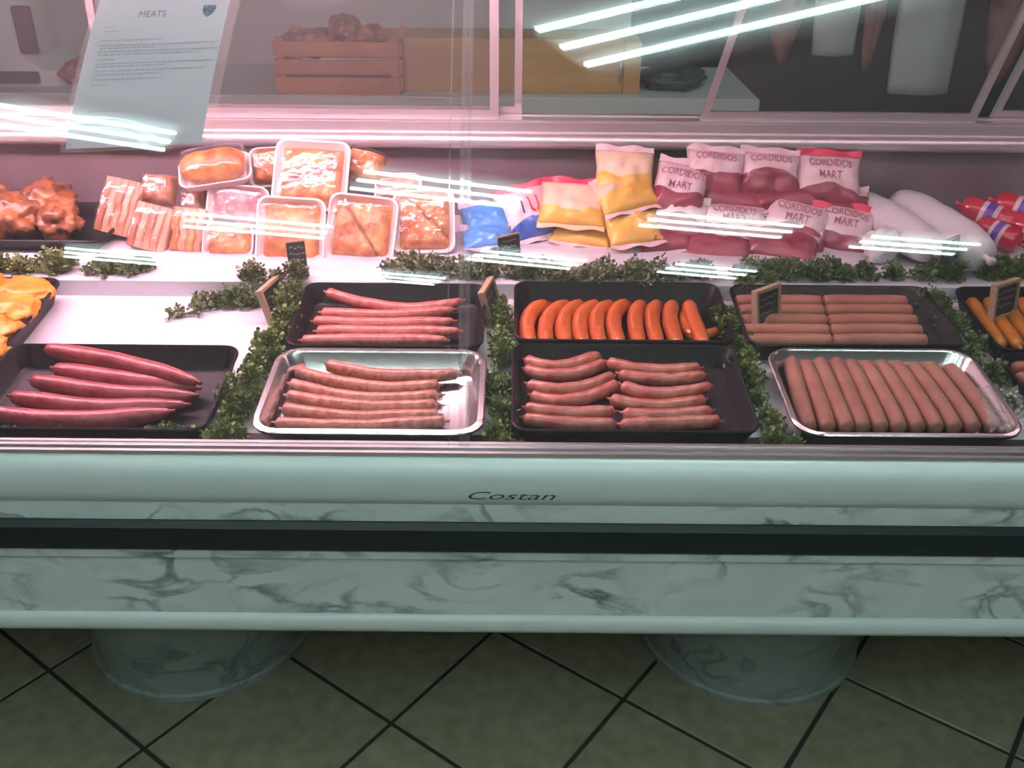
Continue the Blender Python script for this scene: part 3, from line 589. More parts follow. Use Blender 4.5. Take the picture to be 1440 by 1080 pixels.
# ------------------------------------------------------------------ wrapped packs on the back shelf
def basis(tilt, roll=0.0, yaw=0.0):
    """pack frame: local x right, local y up its face, local z out of its face towards the shopper"""
    return Matrix.Rotation(math.radians(yaw), 3, 'Z') @ Matrix.Rotation(math.radians(tilt), 3, 'X') @ Matrix.Rotation(math.radians(roll), 3, 'Z')
def pack(px, py, Y, w, h, tilt, roll, m, label, style='slab', foam=True, seed=0, thick=0.034, yaw=0, cut=None):
    q = at_y(px, py, Y)
    t = thing('meat_pack', label, 'meat pack', q, basis(tilt, roll, yaw), 'wrapped meat packs on the back shelf')
    if foam:
        z0 = -thick * 0.5
        R = [rrect(w * .80, h * .80, .014, z0), rrect(w * .86, h * .86, .016, z0 + .002), rrect(w * .985, h * .985, .02, z0 + .019), rrect(w, h, .021, z0 + .019), rrect(w, h, .021, z0 + .0225), rrect(w * .95, h * .95, .02, z0 + .0225), rrect(w * .82, h * .82, .015, z0 + .006)]
        MB().loft(R).build('foam_tray', M['foam'], t, smooth=True)
    mw, mh = (w * .80, h * .80) if foam else (w * .94, h * .94)
    if style == 'slab':
        nu, nv = (34, 32) if cut is not None else (20, 18)
        def surf(u, v):
            e = (1 - abs(u) ** 4) ** .5 * (1 - abs(v) ** 4) ** .5
            n = noise.noise(Vector((u * 1.6 + seed * 3, v * 1.6, seed)))
            z = (thick * 0.62 + 0.010 * n + 0.004 * noise.noise(Vector((u * 5 + seed, v * 5, seed * 2)))) * e
            if cut is not None:
                dd = abs(v - cut[0] - cut[1] * u); z -= 0.024 * max(0, 1 - dd / 0.085) * e
            return Vector((u * mw / 2, v * mh / 2, z - thick * 0.30))
        vs = [surf(-1 + 2 * i / nu, -1 + 2 * j / nv) for j in range(nv + 1) for i in range(nu + 1)]
        fs = [(j * (nu + 1) + i, j * (nu + 1) + i + 1, (j + 1) * (nu + 1) + i + 1, (j + 1) * (nu + 1) + i) for j in range(nv) for i in range(nu)]
        bo = [(-mw / 2, -mh / 2, -thick * .34), (mw / 2, -mh / 2, -thick * .34), (mw / 2, mh / 2, -thick * .34), (-mw / 2, mh / 2, -thick * .34)]
        MB().add(vs, fs).add(bo, [(3, 2, 1, 0)]).build('meat', m, t, smooth='all', fix=False)
    elif style == 'strips':
        n = max(2, int(round(w / 0.0165)))
        for i in range(n):
            x = (-0.5 + (i + .5) / n) * mw; hw = mw / n * .49; rings = []
            for j in range(13):
                y = (-.5 + j / 12) * mh; e = min(1, .55 + 2.2 * min(j, 12 - j) / 12)
                zt = thick * (.30 + .16 * noise.noise(Vector((i * .9, j * .5, seed)))) * e; x_ = x + .004 * noise.noise(Vector((j * .35, seed, 1)))
                rings.append([(x_ - hw, y, -thick * .5), (x_ + hw, y, -thick * .5), (x_ + hw, y, zt * .6), (x_ + hw * .6, y, zt), (x_ - hw * .6, y, zt), (x_ - hw, y, zt * .6)])
            MB().loft(rings).build('rib_strip', m if i % 2 == 0 else M['fat'], t, smooth=True)
    elif style == 'log':
        pts = [((-.5 + i / 10) * mw, 0.0, 0.010 + .004 * math.sin(i)) for i in range(11)]
        MB().tube(pts, [thick * (.35 + .75 * math.sin(PI * (i + .6) / 11.2) ** .6) for i in range(11)], 14).build('meat', m, t, smooth='all')
    # cling film over the face
    nu = 12; fz = thick * (0.40 if style == 'slab' else 0.75)
    if style == 'log': fz = thick * 1.05
    def fs_(u, v):
        e = (1 - abs(u) ** 6) ** .5 * (1 - abs(v) ** 6) ** .5
        return Vector((u * w * .49, v * h * .49, -thick * .5 + .022 + (fz + .012 - .022 + thick * .5) * e * (.9 + .1 * noise.noise(Vector((u * 4 + seed, v * 4, 1))))))
    vs = [fs_(-1 + 2 * i / nu, -1 + 2 * j / nu) for j in range(nu + 1) for i in range(nu + 1)]
    fs = [(j * (nu + 1) + i, j * (nu + 1) + i + 1, (j + 1) * (nu + 1) + i + 1, (j + 1) * (nu + 1) + i) for j in range(nu) for i in range(nu)]
    MB().add(vs, fs).build('cling_film', M['film'], t, smooth='all', fix=False)
    return t
pack(168, 291, 1.955, .085, .125, 58, -12, M['ribs'], 'vacuum pack of vertical rib strips, leftmost of the wrapped meats', 'strips', False, 1, .03)
pack(222, 265, 1.985, .075, .070, 55, -4, M['ribs'], 'small pale wrapped meat block behind the rib strip packs', 'slab', False, 2, .05)
pack(272, 284, 2.00, .060, .060, 50, 5, M['ribs'], 'dull pink wrapped meat end below the tilted foam tray', 'slab', False, 13, .04)
pack(213, 320, 1.895, .085, .100, 58, -14, M['ribs'], 'vacuum pack of pale rib strips, second from the left in front', 'strips', False, 3, .03)
pack(265, 323, 1.895, .070, .095, 60, -5, M['pork'], 'vacuum pack of yellow-orange smoked strips in the front row', 'strips', False, 4, .03)
pack(303, 240, 1.985, .150, .085, 28, 13, M['pork'], 'foam tray tilted up at the top left holding a rolled pork joint', 'log', True, 5, .036)
pack(334, 292, 1.945, .130, .096, 60, -5, M['beef'], 'foam tray pack of purple-red meat under shiny film', 'slab', True, 6, .038)
pack(321, 339, 1.875, .105, .075, 52, 0, M['pork'], 'low orange smoked meat pack in front of the purple-red pack', 'slab', True, 7, .038)
pack(377, 234, 2.025, .085, .085, 60, 4, M['pork'], 'orange smoked meat pack half hidden behind the highest pack', 'slab', True, 8, .05)
pack(409, 329, 1.865, .140, .148, 66, -3, M['pork'], 'upright white foam tray of orange smoked meat with a dark tag in front', 'slab', True, 9, .034)
pack(437, 246, 1.945, .155, .150, 53, -3, M['pork'], 'highest foam tray pack with a bright glare and a deep cut', 'slab', True, 10, .044, cut=(-.08, .35))
pack(512, 231, 2.02, .085, .070, 50, -15, M['pork'], 'small wrapped pork piece tilted to the right of the highest pack', 'slab', False, 11, .05)
pack(508, 323, 1.875, .142, .142, 60, -6, M['pork'], 'foam tray of orange meat with a dark diagonal cut', 'slab', True, 12, .040, cut=(.02, -1.25))
pack(596, 312, 1.905, .128, .135, 53, 2, M['pork'], 'rightmost foam tray of orange meat by the glass joint', 'slab', True, 14, .038, cut=(.3, -1.0))
pack(560, 266, 2.00, .100, .070, 45, 0, M['ribs'], 'pale wrapped pack behind the two cut orange packs', 'slab', True, 15, .034)

# ------------------------------------------------------------------ printed pillow bags
def bag(px, py, Y, w, l, tilt, roll, yaw, cols, label, group, seed=0, thick=0.022, split=0.0, text=None, tmat=None, seals=('bag_white', 'bag_white'), name='printed_bag', cat='bag'):
    """pillow bag; cols = (upper face material, lower face material), split = height of the boundary -1..1"""
    q = at_y(px, py, Y)
    t = thing(name, label, cat, q, basis(tilt, roll, yaw), group)
    nu, nv = 18, 16
    def surf(u, v, s=1):
        e = max(0, 1 - abs(u) ** 3.0) ** .6 * max(0, 1 - abs(v) ** 2.6) ** .7
        n = noise.noise(Vector((u * 2.2 + seed * 4, v * 2.2, seed * 1.3)))
        n2 = abs(noise.noise(Vector((u * 5 + seed * 4, v * 2.5, seed * 2.3))))
        sag = 1 - .10 * (1 - abs(v)) * abs(u)
        return Vector((u * w / 2 * (1 + .04 * n) * (1 - .06 * (1 - v * v)), v * l / 2 * sag, s * (thick * e * (1 + .45 * n) - .006 * n2 * e)))
    mb = MB(); n1 = 8
    def edge(u): return max(-.85, min(.85, split + .16 * math.cos(u * PI * .9) * (1 if seed % 2 else -.6) + .10 * noise.noise(Vector((u * 2, seed, 3)))))
    def vrow(u, j): e_ = edge(u); return -1 + (e_ + 1) * j / n1 if j <= n1 else e_ + (1 - e_) * (j - n1) / (nv - n1)
    for s in (1, -1):      # the colour boundary runs along one row of edges
        vs = [surf(-1 + 2 * i / nu, vrow(-1 + 2 * i / nu, j), s) for j in range(nv + 1) for i in range(nu + 1)]
        for j in range(nv):
            for i in range(nu):
                f = (j * (nu + 1) + i, j * (nu + 1) + i + 1, (j + 1) * (nu + 1) + i + 1, (j + 1) * (nu + 1) + i)
                mb.add([vs[q_] for q_ in f], [(0, 1, 2, 3) if s > 0 else (3, 2, 1, 0)], 0 if j >= n1 else 1)
    # weld
    o = mb.build('bag_body', [M[cols[0]], M[cols[1]]], t, smooth='all', fix=False)
    bm = bmesh.new(); bm.from_mesh(o.data); bmesh.ops.remove_doubles(bm, verts=bm.verts[:], dist=1e-5); bmesh.ops.recalc_face_normals(bm, faces=bm.faces[:]); bm.to_mesh(o.data); bm.free()
    for s, sm in ((-1, seals[0]), (1, seals[1])):
        m_ = MB(); vs = []
        for i in range(13):
            u = -1 + 2 * i / 12; p = surf(u * .98, s, 1)
            for d_ in (0, 1):
                for z_ in (.0006, -.0006):
                    vs.append(p + Vector((0, s * (.0135 * d_ - .002), .005 * math.sin(u * 6 + seed) * d_ + z_ + .003 * d_)))
        fs = []
        for i in range(12):
            a = i * 4; b = a + 4
            fs += [(a, b, b + 2, a + 2), (a + 1, a + 3, b + 3, b + 1), (a + 2, b + 2, b + 3, a + 3)]
        m_.add(vs, fs).build('bag_seal', M[sm], t, smooth=True)
    if text:
        for tx in text:
            s_, sz, yy = tx[:3]; xo, tm = tx[3:] if len(tx) > 3 else (0, tmat or 'print_maroon')
            text_obj(s_, sz, M[tm], t, lambda x, y, yy=yy, xo=xo: surf((x + xo) / (w / 2), yy + y / (l / 2)) + Vector((0, 0, .0012)), sy=1.35, bold=.0001)
    return t
YB = 'yellow and cream bags on the back shelf'; YC = ('bag_cream', 'bag_yellow')
bag(820, 322, 1.96, .130, .085, 30, -6, -8, YC, 'yellow bag lying lowest at the left of its stack', YB, 1, .016, .3)
bag(890, 320, 1.93, .120, .090, 28, 6, 6, YC, 'yellow bag lying lowest at the right of its stack', YB, 2, .018, .4)
bag(886, 300, 1.965, .125, .085, 24, 6, 6, YC, 'yellow bag in the middle of the right stack, under two others', YB, 3, .018, .2)
bag(806, 287, 1.975, .145, .105, 38, -3, -4, YC, 'wide cream and yellow bag at the left with a reddish top seal', YB, 4, .024, -.35, seals=('bag_cream', 'bag_red'))
bag(880, 274, 1.985, .135, .085, 30, 12, 10, YC, 'yellow bag just under the topmost yellow bag, tilted right', YB, 5, .020, .1)
bag(878, 243, 2.025, .128, .105, 44, -4, 2, YC, 'topmost cream and yellow bag of the stack', YB, 6, .022, -.2)
BB = 'blue bags on the back shelf'
bag(686, 334, 1.905, .110, .062, 18, 8, 4, ('bag_blue', 'bag_blue'), 'light blue bag lying lowest beside the wrapped meat', BB, 7, .018, 0)
bag(682, 308, 1.965, .105, .072, 30, 6, 4, ('bag_blue', 'bag_blue'), 'light blue bag on top of the other light blue bag', BB, 8, .022, 0)
bag(742, 300, 1.985, .120, .115, 45, 12, 12, ('bag_white', 'bag_navy'), 'dark blue and white bag with red print, right of the light blue bags', BB, 9, .024, -.45, text=[('U', .040, .12, .014, 'bag_red'), ('I', .040, .16, -.014, 'print_navy')], seals=('bag_white', 'bag_red'))
WB = 'white and maroon printed bags on the back shelf'; WM = ('bag_white', 'bag_maroon')
TX = [('CORDIDOS', .0185, .52), ('MART', .0200, .04)]
bag(935, 332, 1.93, .120, .080, 30, 4, 6, WM, 'white and maroon bag lowest at the left end, right of the yellow bags', WB, 11, .018, .3)
bag(1010, 346, 1.905, .140, .080, 30, -4, -6, WM, 'white and maroon bag lowest in the front, third from the right', WB, 12, .020, .5)
bag(1100, 345, 1.90, .150, .085, 30, -10, -10, WM, 'mostly maroon bag lowest in the front, second from the right', WB, 13, .022, .7)
bag(955, 268, 2.00, .115, .125, 46, -10, -6, WM, 'white and maroon bag in the upper row, leftmost, leaning right', WB, 14, .024, -.15, text=TX)
bag(955, 308, 1.955, .120, .090, 40, -8, -5, WM, 'white and maroon bag under the leftmost upper one', WB, 15, .020, .0)
bag(1030, 278, 2.01, .150, .075, 32, -3, -2, WM, 'maroon bag pressed flat under the second upper bag', WB, 16, .022, .6)
bag(1105, 276, 2.01, .150, .075, 32, 2, 0, WM, 'maroon bag pressed flat under the third upper bag', WB, 17, .022, .6)
bag(1004, 243, 2.035, .128, .100, 50, -5, -4, WM, 'white bag with an oval maroon window, second in the upper row', WB, 18, .026, -.1, text=[('CORDIDOS', .0175, .60)])
bag(1081, 246, 2.035, .130, .100, 50, -4, -2, WM, 'white bag with an arched maroon window, third in the upper row', WB, 19, .026, -.02, text=[('CORDIDOS', .0175, .60)])
bag(1176, 288, 2.005, .150, .080, 34, -4, 0, WM, 'maroon and white bag flat under the fully lettered bag', WB, 20, .020, .5)
bag(1164, 253, 2.03, .142, .115, 48, -3, -2, WM, 'fully lettered white bag with a red top seal, rightmost in the upper row', WB, 21, .026, -.45, text=TX, seals=('bag_white', 'bag_red'))
bag(1030, 315, 1.955, .140, .095, 42, -4, -4, WM, 'white bag in the lower row below the oval window bag', WB, 22, .024, -.25, text=TX, seals=('bag_white', 'bag_red'))
bag(1118, 316, 1.95, .140, .110, 42, -12, -8, WM, 'white bag in the lower row with a maroon lower corner, middle one', WB, 23, .026, -.25, text=TX, seals=('bag_white', 'bag_red'))
bag(1186, 322, 1.945, .125, .105, 42, -10, -8, WM, 'white bag in the lower row, rightmost, beside the white plastic rolls', WB, 24, .024, -.4, text=TX, seals=('bag_white', 'bag_red'))

# white plastic rolls and red chubs at the right
def roll(a, b, Ya, Yb, r, label, seed):
    A, B = on_shelf(*a, r + .002), on_shelf(*b, r + .002)
    mid = (A + B) / 2; N = 26; pts = []; rad = []
    for i in range(N + 1):
        t_ = i / N; p = A.lerp(B, t_) - mid; e = math.sin(PI * min(1, max(0, t_ * 1.0))) ** .17
        rad.append(max(.004, r * e * (1 + .05 * noise.noise(Vector((t_ * 6, seed, 0)))))); pts.append(p)
    t = thing('plastic_roll', label, 'plastic roll', mid, None, 'white plastic rolls')
    MB().tube(pts, rad, 20).build('roll_body', M['roll'], t, smooth='all')
    d = (B - A).normalized(); q = B - mid
    MB().tube([q - d * .004, q + d * .008, q + d * .014, q + d * .024], [.008, .005, .007, .009], 10).build('gathered_end', M['roll'], t, smooth='all')
roll((1205, 285), (1312, 352), 2.05, 1.86, .042, 'white plastic wrapped roll, left one beside the maroon bags', 1)
roll((1262, 284), (1385, 362), 2.06, 1.87, .047, 'white plastic wrapped roll, right one in front of the red chubs', 2)
lump('white_parcel', on_shelf(1240, 345, .035) , (.040, .035, .034), (0, 0, .3), M['roll'], 'small crumpled white plastic parcel in front of the white rolls', 'parcel', None, 70, amp=.25)
def chub(a, b, Ya, Yb, r, label, za=None):
    A, B = at_y(*a, Ya), at_y(*b, Yb)
    mn = min(A.z, B.z)
    if mn < SH + r + .002: A.z += SH + r + .002 - mn; B.z += SH + r + .002 - mn
    mid = (A + B) / 2; d = (B - A).normalized(); L = (B - A).length
    t = thing('red_chub', label, 'cold meat chub', mid, None, 'red cased chubs at the right')
    P = lambda s: A + d * L * s - mid
    MB().tube([P(s) for s in (0, .02, .06, .12, .25, .5, .75, .88, .94, .98, 1)], [r * q for q in (.2, .55, .85, .98, 1, 1.01, 1, .98, .85, .55, .2)], 18).build('casing', M['chub'], t, smooth='all')
    MB().tube([P(s) for s in (.36, .40, .62, .66)], [r * 1.005, r * 1.02, r * 1.02, r * 1.005], 18, cap=False).build('label_band', M['bag_white'], t, smooth='all')
    MB().tube([P(s) for s in (.44, .58)], [r * 1.03] * 2, 18, cap=False).build('print_stripe', M['purple'], t, smooth='all')
    for s, q in ((0, -1), (1, 1)):
        MB().tube([P(s), P(s) + d * q * .006, P(s) + d * q * .012], [r * .22, r * .14, r * .3], 8).build('clip_end', M['chub'], t, smooth='all')
chub((1352, 288), (1432, 318), 2.05, 1.97, .027, 'red cased chub with a purple stripe, nearest on top of the pile')
chub((1398, 282), (1482, 310), 2.05, 1.97, .027, 'red cased chub behind the top one at the right edge')
chub((1372, 322), (1432, 350), 1.955, 1.885, .025, 'red cased chub lowest in front, half behind the parsley')
chub((1420, 318), (1490, 345), 1.985, 1.90, .027, 'red cased chub at the frame edge, lowest of the pile')

# ------------------------------------------------------------------ parsley garlands
def parsley(name, pts, width, height, n, m, label, seed, stem=True):
    rr = random.Random(seed); P = [Vector(p) for p in pts]; seg = [(P[i + 1] - P[i]).length for i in range(len(P) - 1)]; T = sum(seg)
    mid = sum(P, Vector()) / len(P); mb = MB()
    def along(t):
        d = t * T
        for i, s in enumerate(seg):
            if d <= s or i == len(seg) - 1:
                u = min(1, d / s); dr = (P[i + 1] - P[i]).normalized(); return P[i].lerp(P[i + 1], u), dr
            d -= s
    tufts = max(4, int(T / .017)) * max(1, int(round(width / .022)))
    ct_ = [(rr.random(), rr.gauss(0, .30), rr.uniform(.35, 1.0)) for _ in range(tufts)]
    for i in range(int(n * 1.45)):
        tt, lat, hh = ct_[i % tufts]
        c, dr = along(min(1, max(0, tt))); side = Vector((-dr.y, dr.x, 0)).normalized()
        base = c + side * lat * width
        tip = base + Vector((0, 0, height * hh))
        off = Vector((rr.gauss(0, .0058), rr.gauss(0, .0058), rr.gauss(0, .0045)))
        p = base.lerp(tip, rr.uniform(.35, 1)) + off
        p.z = max(p.z, base.z + .003)
        d = (off + Vector((rr.uniform(-.003, .003), rr.uniform(-.003, .003), .004))).normalized()
        s = d.cross(Vector((rr.uniform(-1, 1), rr.uniform(-1, 1), rr.uniform(-.4, 1)))).normalized(); nrm = d.cross(s)
        L = rr.uniform(.0050, .0098); w = L * rr.uniform(.38, .6)
        v = [p, p + d * L * .5 + s * w + nrm * w * .35, p + d * L, p + d * L * .5 - s * w + nrm * w * .35, p + d * L * .55 - nrm * w * .1, p + d * L * .9 + s * w * .7, p + d * L * .9 - s * w * .7]
        mb.add([q - mid for q in v], [(0, 1, 4), (0, 4, 3), (4, 1, 5), (4, 5, 2), (4, 2, 6), (4, 6, 3)])
    for (tt, lat, hh) in ct_:
        c, dr = along(tt); side = Vector((-dr.y, dr.x, 0)).normalized(); b = c + side * lat * width - mid
        mb.tube([c - mid + Vector((0, 0, .003)), b.lerp(c - mid, .4) + Vector((0, 0, height * hh * .5)), b + Vector((0, 0, height * hh * .95))], [.0011, .0009, .0006], 4)
    mb.tube([q - mid + Vector((0, 0, .003)) for q in P], .002, 5)
    o = mb.build(name, m, None, mid, fix=False)
    return tag(o, label, 'garnish', 'parsley garlands', 'stuff')
def deckpath(*ps, h=0.001): return [on_deck(x, y, h) for x, y in ps]
def gap(*ps): return [Vector((x, y, dz(y) + .001)) for x, y in ps]
def shelfpath(*ps, h=0.001): return [on_shelf(x, y, h) for x, y in ps]
parsley('parsley_garland', shelfpath((-30, 384), (50, 382), (102, 380)), .045, .040, 1500, M['leaf'], 'thick green parsley in front of the brown roasts', 1)
parsley('parsley_garland', shelfpath((112, 380), (160, 384), (212, 380)), .040, .026, 800, M['leaf_dark'], 'sparse dark parsley on the white shelf below the rib packs', 2)
parsley('parsley_garland', deckpath((250, 446), (300, 432), (372, 424)), .035, .026, 800, M['leaf_dark'], 'dark parsley sprig lying across the empty white deck', 3)
parsley('parsley_garland', shelfpath((340, 396), (385, 394), (432, 393)), .030, .032, 700, M['leaf_pale'], 'pale parsley tips on the shelf edge under the dark tag', 4)
parsley('parsley_garland', gap((-.420, 1.69), (-.424, 1.56), (-.430, 1.42), (-.432, 1.30), (-.436, 1.225)), .050, .045, 4200, M['leaf'], 'green parsley running between the dark red sausages and the left steel tray', 5)
parsley('parsley_garland', shelfpath((548, 388), (620, 388), (722, 390)), .042, .038, 1900, M['leaf_pale'], 'pale parsley along the shelf behind the middle back tray', 6)
parsley('parsley_garland', shelfpath((722, 390), (820, 391), (930, 392), (1030, 393)), .040, .030, 2500, M['leaf_pale'], 'pale parsley along the shelf behind the orange sausages', 7)
parsley('parsley_garland', shelfpath((1032, 392), (1130, 390), (1230, 391), (1345, 392)), .044, .034, 3000, M['leaf_dark'], 'thick dark parsley along the shelf behind the peach franks', 8)
parsley('parsley_garland', shelfpath((1385, 392), (1440, 390), (1500, 392)), .045, .040, 1300, M['leaf'], 'green parsley below the red chubs at the right edge', 9)
parsley('parsley_garland', gap((-.025, 1.68), (-.022, 1.50), (-.022, 1.36), (-.022, 1.225)), .030, .045, 2900, M['leaf'], 'narrow green parsley strip between the two middle pairs of trays', 10)
parsley('parsley_garland', gap((.398, 1.66), (.398, 1.50), (.404, 1.36), (.405, 1.225)), .032, .045, 2800, M['leaf'], 'green parsley strip between the raw sausages and the pale pink franks', 11)
parsley('parsley_garland', gap((.800, 1.70), (.808, 1.58), (.808, 1.46), (.805, 1.33)), .034, .042, 2200, M['leaf_dark'], 'dark parsley strip right of the peach franks', 12)
parsley('parsley_garland', deckpath((-20, 619), (50, 620), (110, 621)), .012, .014, 500, M['leaf_dark'], 'dark parsley at the glass foot in the lower left corner', 13)
parsley('parsley_garland', deckpath((205, 620), (260, 621), (320, 621)), .014, .016, 500, M['leaf_dark'], 'dark parsley at the glass foot under the left parsley strip', 14)

# ------------------------------------------------------------------ price tags
def price_tag(px, py, Y, w, h, yaw, lean, label, frame=True, stick=True, floor_z=None):
    q = at_y(px, py, Y); fz = floor_z if floor_z is not None else SH
    base = Vector((q.x, q.y, fz + .0005)); up = q.z - base.z
    t = thing('price_tag', label, 'price tag', base, (0, 0, math.radians(yaw)), 'chalkboard price tags')
    R = Matrix.Rotation(math.radians(-lean), 3, 'X'); o = Vector((0, 0, up))
    def bx(mb, x0, x1, y0, y1, z0, z1):
        c = [(x0, y0, z0), (x1, y0, z0), (x1, y1, z0), (x0, y1, z0), (x0, y0, z1), (x1, y0, z1), (x1, y1, z1), (x0, y1, z1)]
        mb.add([R @ Vector(p) + o for p in c], [(3, 2, 1, 0), (4, 5, 6, 7), (0, 1, 5, 4), (1, 2, 6, 5), (2, 3, 7, 6), (3, 0, 4, 7)]); return mb
    bx(MB(), -w / 2, w / 2, -.002, .002, -h / 2, h / 2).build('chalkboard', M['slate'], t)
    b = .006
    if frame:
        for (x0, x1, z0, z1) in ((-w / 2 - b, w / 2 + b, h / 2, h / 2 + b), (-w / 2 - b, w / 2 + b, -h / 2 - b, -h / 2), (-w / 2 - b, -w / 2, -h / 2, h / 2), (w / 2, w / 2 + b, -h / 2, h / 2)):
            bx(MB(), x0, x1, -.006, .006, z0, z1).build('frame_bar', M['wood'], t)
    else:
        bx(MB(), -w / 2, w / 2, -.003, .003, h / 2, h / 2 + .003).build('frame_bar', M['wood'], t)
    if stick:
        top = o + R @ Vector((0, .004, -h / 2 - (b if frame else 0)))
        MB().tube([(0, .004, 0), top + Vector((0, 0, .004))], .004, 8).build('stick', M['wood'], t)
        MB().loft([rrect(w * .6, .03, .004, 0), rrect(w * .6, .03, .004, .005)]).build('foot', M['wood'], t)
    ch = MB(); rr = random.Random(int(px))
    for k_ in range(3):
        z = h * (.26 - .24 * k_); x = -w * .36
        while x < w * .34:
            l = rr.uniform(.003, .007); z2 = z + rr.uniform(-.002, .002)
            ch.add([R @ Vector((x, -.0026, z2)) + o, R @ Vector((x + l, -.0026, z2 + .001)) + o, R @ Vector((x + l, -.0026, z2 + .003)) + o, R @ Vector((x, -.0026, z2 + .0022)) + o], [(0, 1, 2, 3)]); x += l + .002
    ch.build('chalk_marks', M['chalk'], t, fix=False)
price_tag(1078, 430, 1.60, .056, .058, 38, 10, 'wood-framed chalkboard tag standing at the left end of the peach franks', floor_z=dz(1.60) + .006)
price_tag(1412, 421, 1.62, .060, .056, 32, 8, 'wood-framed chalkboard tag over the orange franks at the right edge', floor_z=dz(1.62) + .006)
price_tag(388, 428, 1.655, .070, .075, 78, 16, 'wood-framed tag seen edge-on left of the middle back tray', floor_z=dz(1.655))
price_tag(692, 430, 1.655, .070, .075, 78, 16, 'wood-framed tag seen edge-on between the middle back tray and the orange sausages', floor_z=dz(1.655))
price_tag(417, 358, 1.775, .036, .050, 20, 8, 'small dark tag standing in front of the upright foam tray pack', False)
price_tag(716, 348, 1.79, .050, .046, 35, 8, 'small dark tag with a pale top edge in front of the blue bags', False)
price_tag(1336, 352, 1.757, .060, .042, 40, 8, 'small dark tag in front of the right white plastic roll', False)

# ------------------------------------------------------------------ films
def film_sheet(name, corners, m, label, seed, amp, n=18, group=None, cat='plastic film'):
    c = [Vector(p) for p in corners]; mid = sum(c, Vector()) / 4; vs = []
    for j in range(n + 1):
        for i in range(n + 1):
            u, v = i / n, j / n
            p = c[0] * (1 - u) * (1 - v) + c[1] * u * (1 - v) + c[2] * u * v + c[3] * (1 - u) * v
            p = p + Vector((0, 0, abs(noise.noise(Vector((u * 5 + seed, v * 5, seed)))) * amp + abs(noise.noise(Vector((u * 13, v * 9 + seed, 2)))) * amp * .5))
            vs.append(p - mid)
    o = MB().add(vs, [(j * (n + 1) + i, j * (n + 1) + i + 1, (j + 1) * (n + 1) + i + 1, (j + 1) * (n + 1) + i) for j in range(n) for i in range(n)]).build(name, m, None, mid, smooth='all', fix=False)
    return tag(o, label, cat, group)
film_sheet('cling_film', [on_deck(1062, 488, .048), on_deck(1364, 484, .048), on_deck(1288, 402, .048), on_deck(1030, 404, .048)], M['film'], 'clear cling film stretched over the peach franks', 3, .004)
film_sheet('plastic_bag', [on_deck(1392, 610, .035), on_deck(1462, 612, .030), on_deck(1428, 545, .034), on_deck(1374, 546, .044)], M['bagfilm'], 'crumpled clear plastic bag on the right rim of the right steel tray', 8, .018, cat='plastic bag')

# ------------------------------------------------------------------ the room behind the counter
wb = thing('work_bench', 'grey-green work bench behind the sliding doors', 'work bench', (-0.6, 3.45, 0))
MB().box(-2.4, 0.80, 3.20, 3.75, .745, .808).build('bench_top', M['bench'], wb, world=True, bevel=.004)
for x in (-2.3, -0.8, 0.70):
    for y in (3.26, 3.68): MB().box(x - .025, x + .025, y - .025, y + .025, 0, .745).build('leg', M['steel'], wb, world=True)
MB().box(-2.3, 0.7, 3.28, 3.68, .25, .27).build('under_shelf', M['steel'], wb, world=True)
bb = thing('butcher_block', 'tan wooden block with a small metal latch standing on the work bench', 'butcher block', (0.02, 3.36, .808))
MB().box(-.385, .335, -.10, .12, 0, .172).build('block_body', M['tan'], bb, bevel=.004)
MB().box(.337, .392, -.10, .12, 0, .165).build('end_board', M['tan'], bb, bevel=.003)
MB().tube([(.325, -.102, .04), (.325, -.108, .05), (.325, -.108, .095), (.325, -.102, .105)], .004, 8).build('latch', M['steel'], bb, smooth='all')
cb = thing('wooden_crate', 'brown open wooden crate heaped with meat on the work bench', 'crate', (-0.57, 3.36, .808))
for sx in (-1, 1):
    for sy in (-1, 1): MB().box(sx * .185 - .012, sx * .185 + .012, sy * .13 - .012, sy * .13 + .012, 0, .175).build('corner_post', M['crate'], cb)
for z in (.01, .065, .12):
    for sy in (-1, 1): MB().box(-.197, .197, sy * .146 - .005, sy * .146 + .005, z, z + .045).build('slat', M['crate'], cb, bevel=.002)
    for sx in (-1, 1): MB().box(sx * .202 - .005, sx * .202 + .005, -.14, .14, z, z + .045).build('slat', M['crate'], cb, bevel=.002)
MB().box(-.197, .197, -.141, .141, .001, .009).build('crate_floor', M['crate'], cb)
for j, (x, y, w) in enumerate([(-.095, -.065, .075), (.09, -.065, .075), (0, .065, .09)]):
    lump('meat_joint', (-0.57 + x, 3.36 + y, .955 + .012 * j), (w, .055, .045), (0, 0, j), M['roast'], 'brown meat joint heaped in the wooden crate, ' + ('left', 'right', 'rear')[j] + ' one', 'meat joint', 'joints in the wooden crate', 90 + j)
mc = thing('scale_machine', 'pale enamel bench machine with a dark side panel at the far left', 'machine', (-1.70, 3.45, .808))
MB().loft([rrect(.36, .30, .05, 0), rrect(.36, .30, .05, .05), rrect(.22, .24, .06, .09), rrect(.20, .22, .06, .26), rrect(.12, .16, .05, .30)]).build('housing', M['machine'], mc, smooth=True)
MB().box(.06, .118, -.13, -.105, .10, .25).build('side_panel', M['darkpanel'], mc, bevel=.004)
MB().box(-.10, .12, -.165, -.14, .012, .05).build('base_panel', M['darkpanel'], mc, bevel=.003)
lump('meat_joint', (-1.46, 3.36, .845), (.07, .06, .042), (0, 0, .2), M['carcass'], 'dark red meat joint lying beside the pale machine', 'meat joint', None, 95)
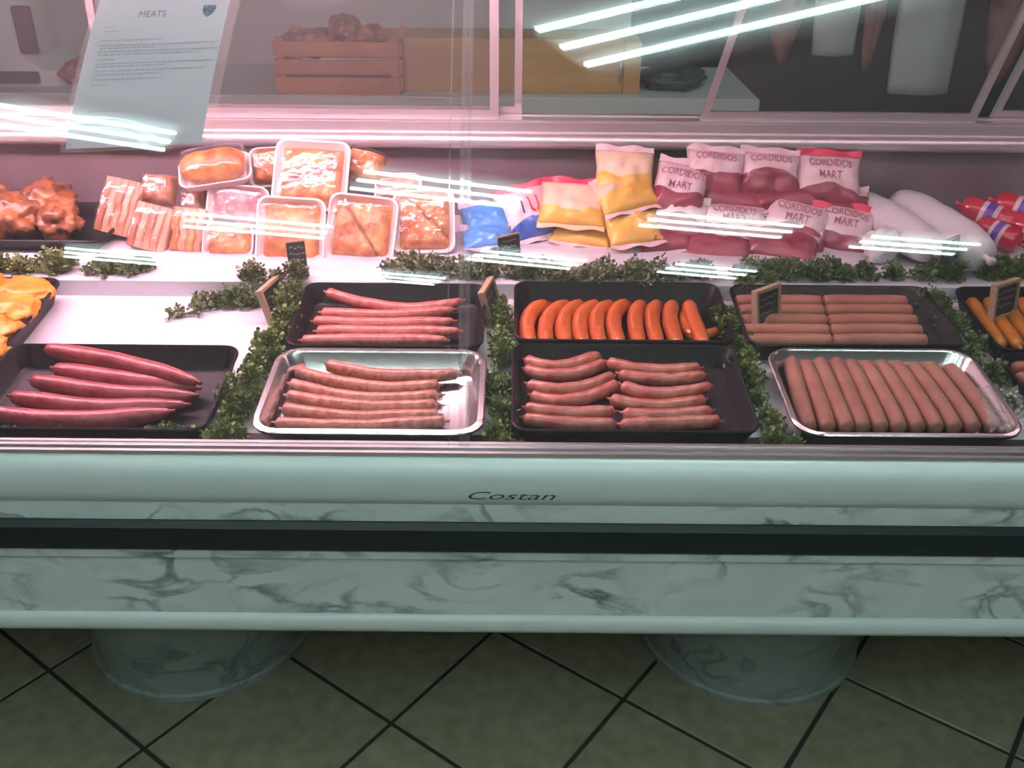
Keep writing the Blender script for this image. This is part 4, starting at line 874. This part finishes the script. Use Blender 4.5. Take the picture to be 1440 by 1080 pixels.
lump('dark_sack', (0.53, 3.37, .842), (.12, .08, .036), (0, 0, .1), M['greybag'], 'dark grey sack slumped on the bench right of the tan block', 'sack', None, 97, amp=.3)
# hanging rail, coats and meat in the cold room
hr = thing('hanging_rail', 'steel hanging rail under the ceiling of the cold room', 'rail', (1.5, 3.85, 1.80))
MB().tube([(-.95, 0, 0), (1.9, 0, 0)], .016, 10).build('rail_tube', M['steel'], hr, smooth='all')
for x in (-.9, 1.7): MB().tube([(x, 0, .012), (x, 0, .95)], .010, 8).build('rail_rod', M['steel'], hr, smooth='all')
def hanging(name, x, z0, w, d, m, label, cat, seed, lean=0.0, y=3.85):
    t = thing(name, label, cat, (x, y, 1.80), None, 'things hanging in the cold room')
    L = 1.80 - z0 - .10; N, K = 22, 20; rings = []
    for i in range(N + 1):
        u = i / N; k_ = math.sin(PI * min(1, .10 + u * .9)) ** .45 if cat == 'meat' else (.35 + .65 * min(1, u * 3))
        k_ = max(k_, .16)
        rings.append([(lean * u + k_ * w / 2 * math.cos(2 * PI * a / K) * (1 + .22 * noise.noise(Vector((a * .9, u * 2, seed)))), k_ * d / 2 * math.sin(2 * PI * a / K) * (1 + .5 * noise.noise(Vector((a * 1.1, u * 1.5, seed + 4)))), -.10 - L * u) for a in range(K)])
    MB().loft(rings).build('cloth' if cat != 'meat' else 'flesh', m, t, smooth='all')
    MB().tube([(0, 0, .017), (.012, 0, .03), (.024, 0, .005), (.01, 0, -.06), (0, 0, -.12)], .004, 8).build('hook', M['steel'], t, smooth='all')
hanging('hanging_meat', 1.02, .80, .15, .13, M['carcass'], 'dark red meat side hanging leftmost behind the slanted door', 'meat', 1)
hanging('white_apron', 1.185, .84, .16, .07, M['cloth'], 'narrow greyish white apron hanging in the cold room', 'apron', 2, .03)
hanging('hanging_meat', 1.35, .78, .09, .09, M['carcass'], 'thin dark red meat side between the two white aprons', 'meat', 3)
hanging('white_apron', 1.55, .70, .24, .09, M['cloth'], 'broad white apron hanging in the middle of the cold room', 'apron', 5, .02)
hanging('hanging_meat', 1.86, .74, .20, .16, M['carcass'], 'large dark red meat side hanging rightmost', 'meat', 7)
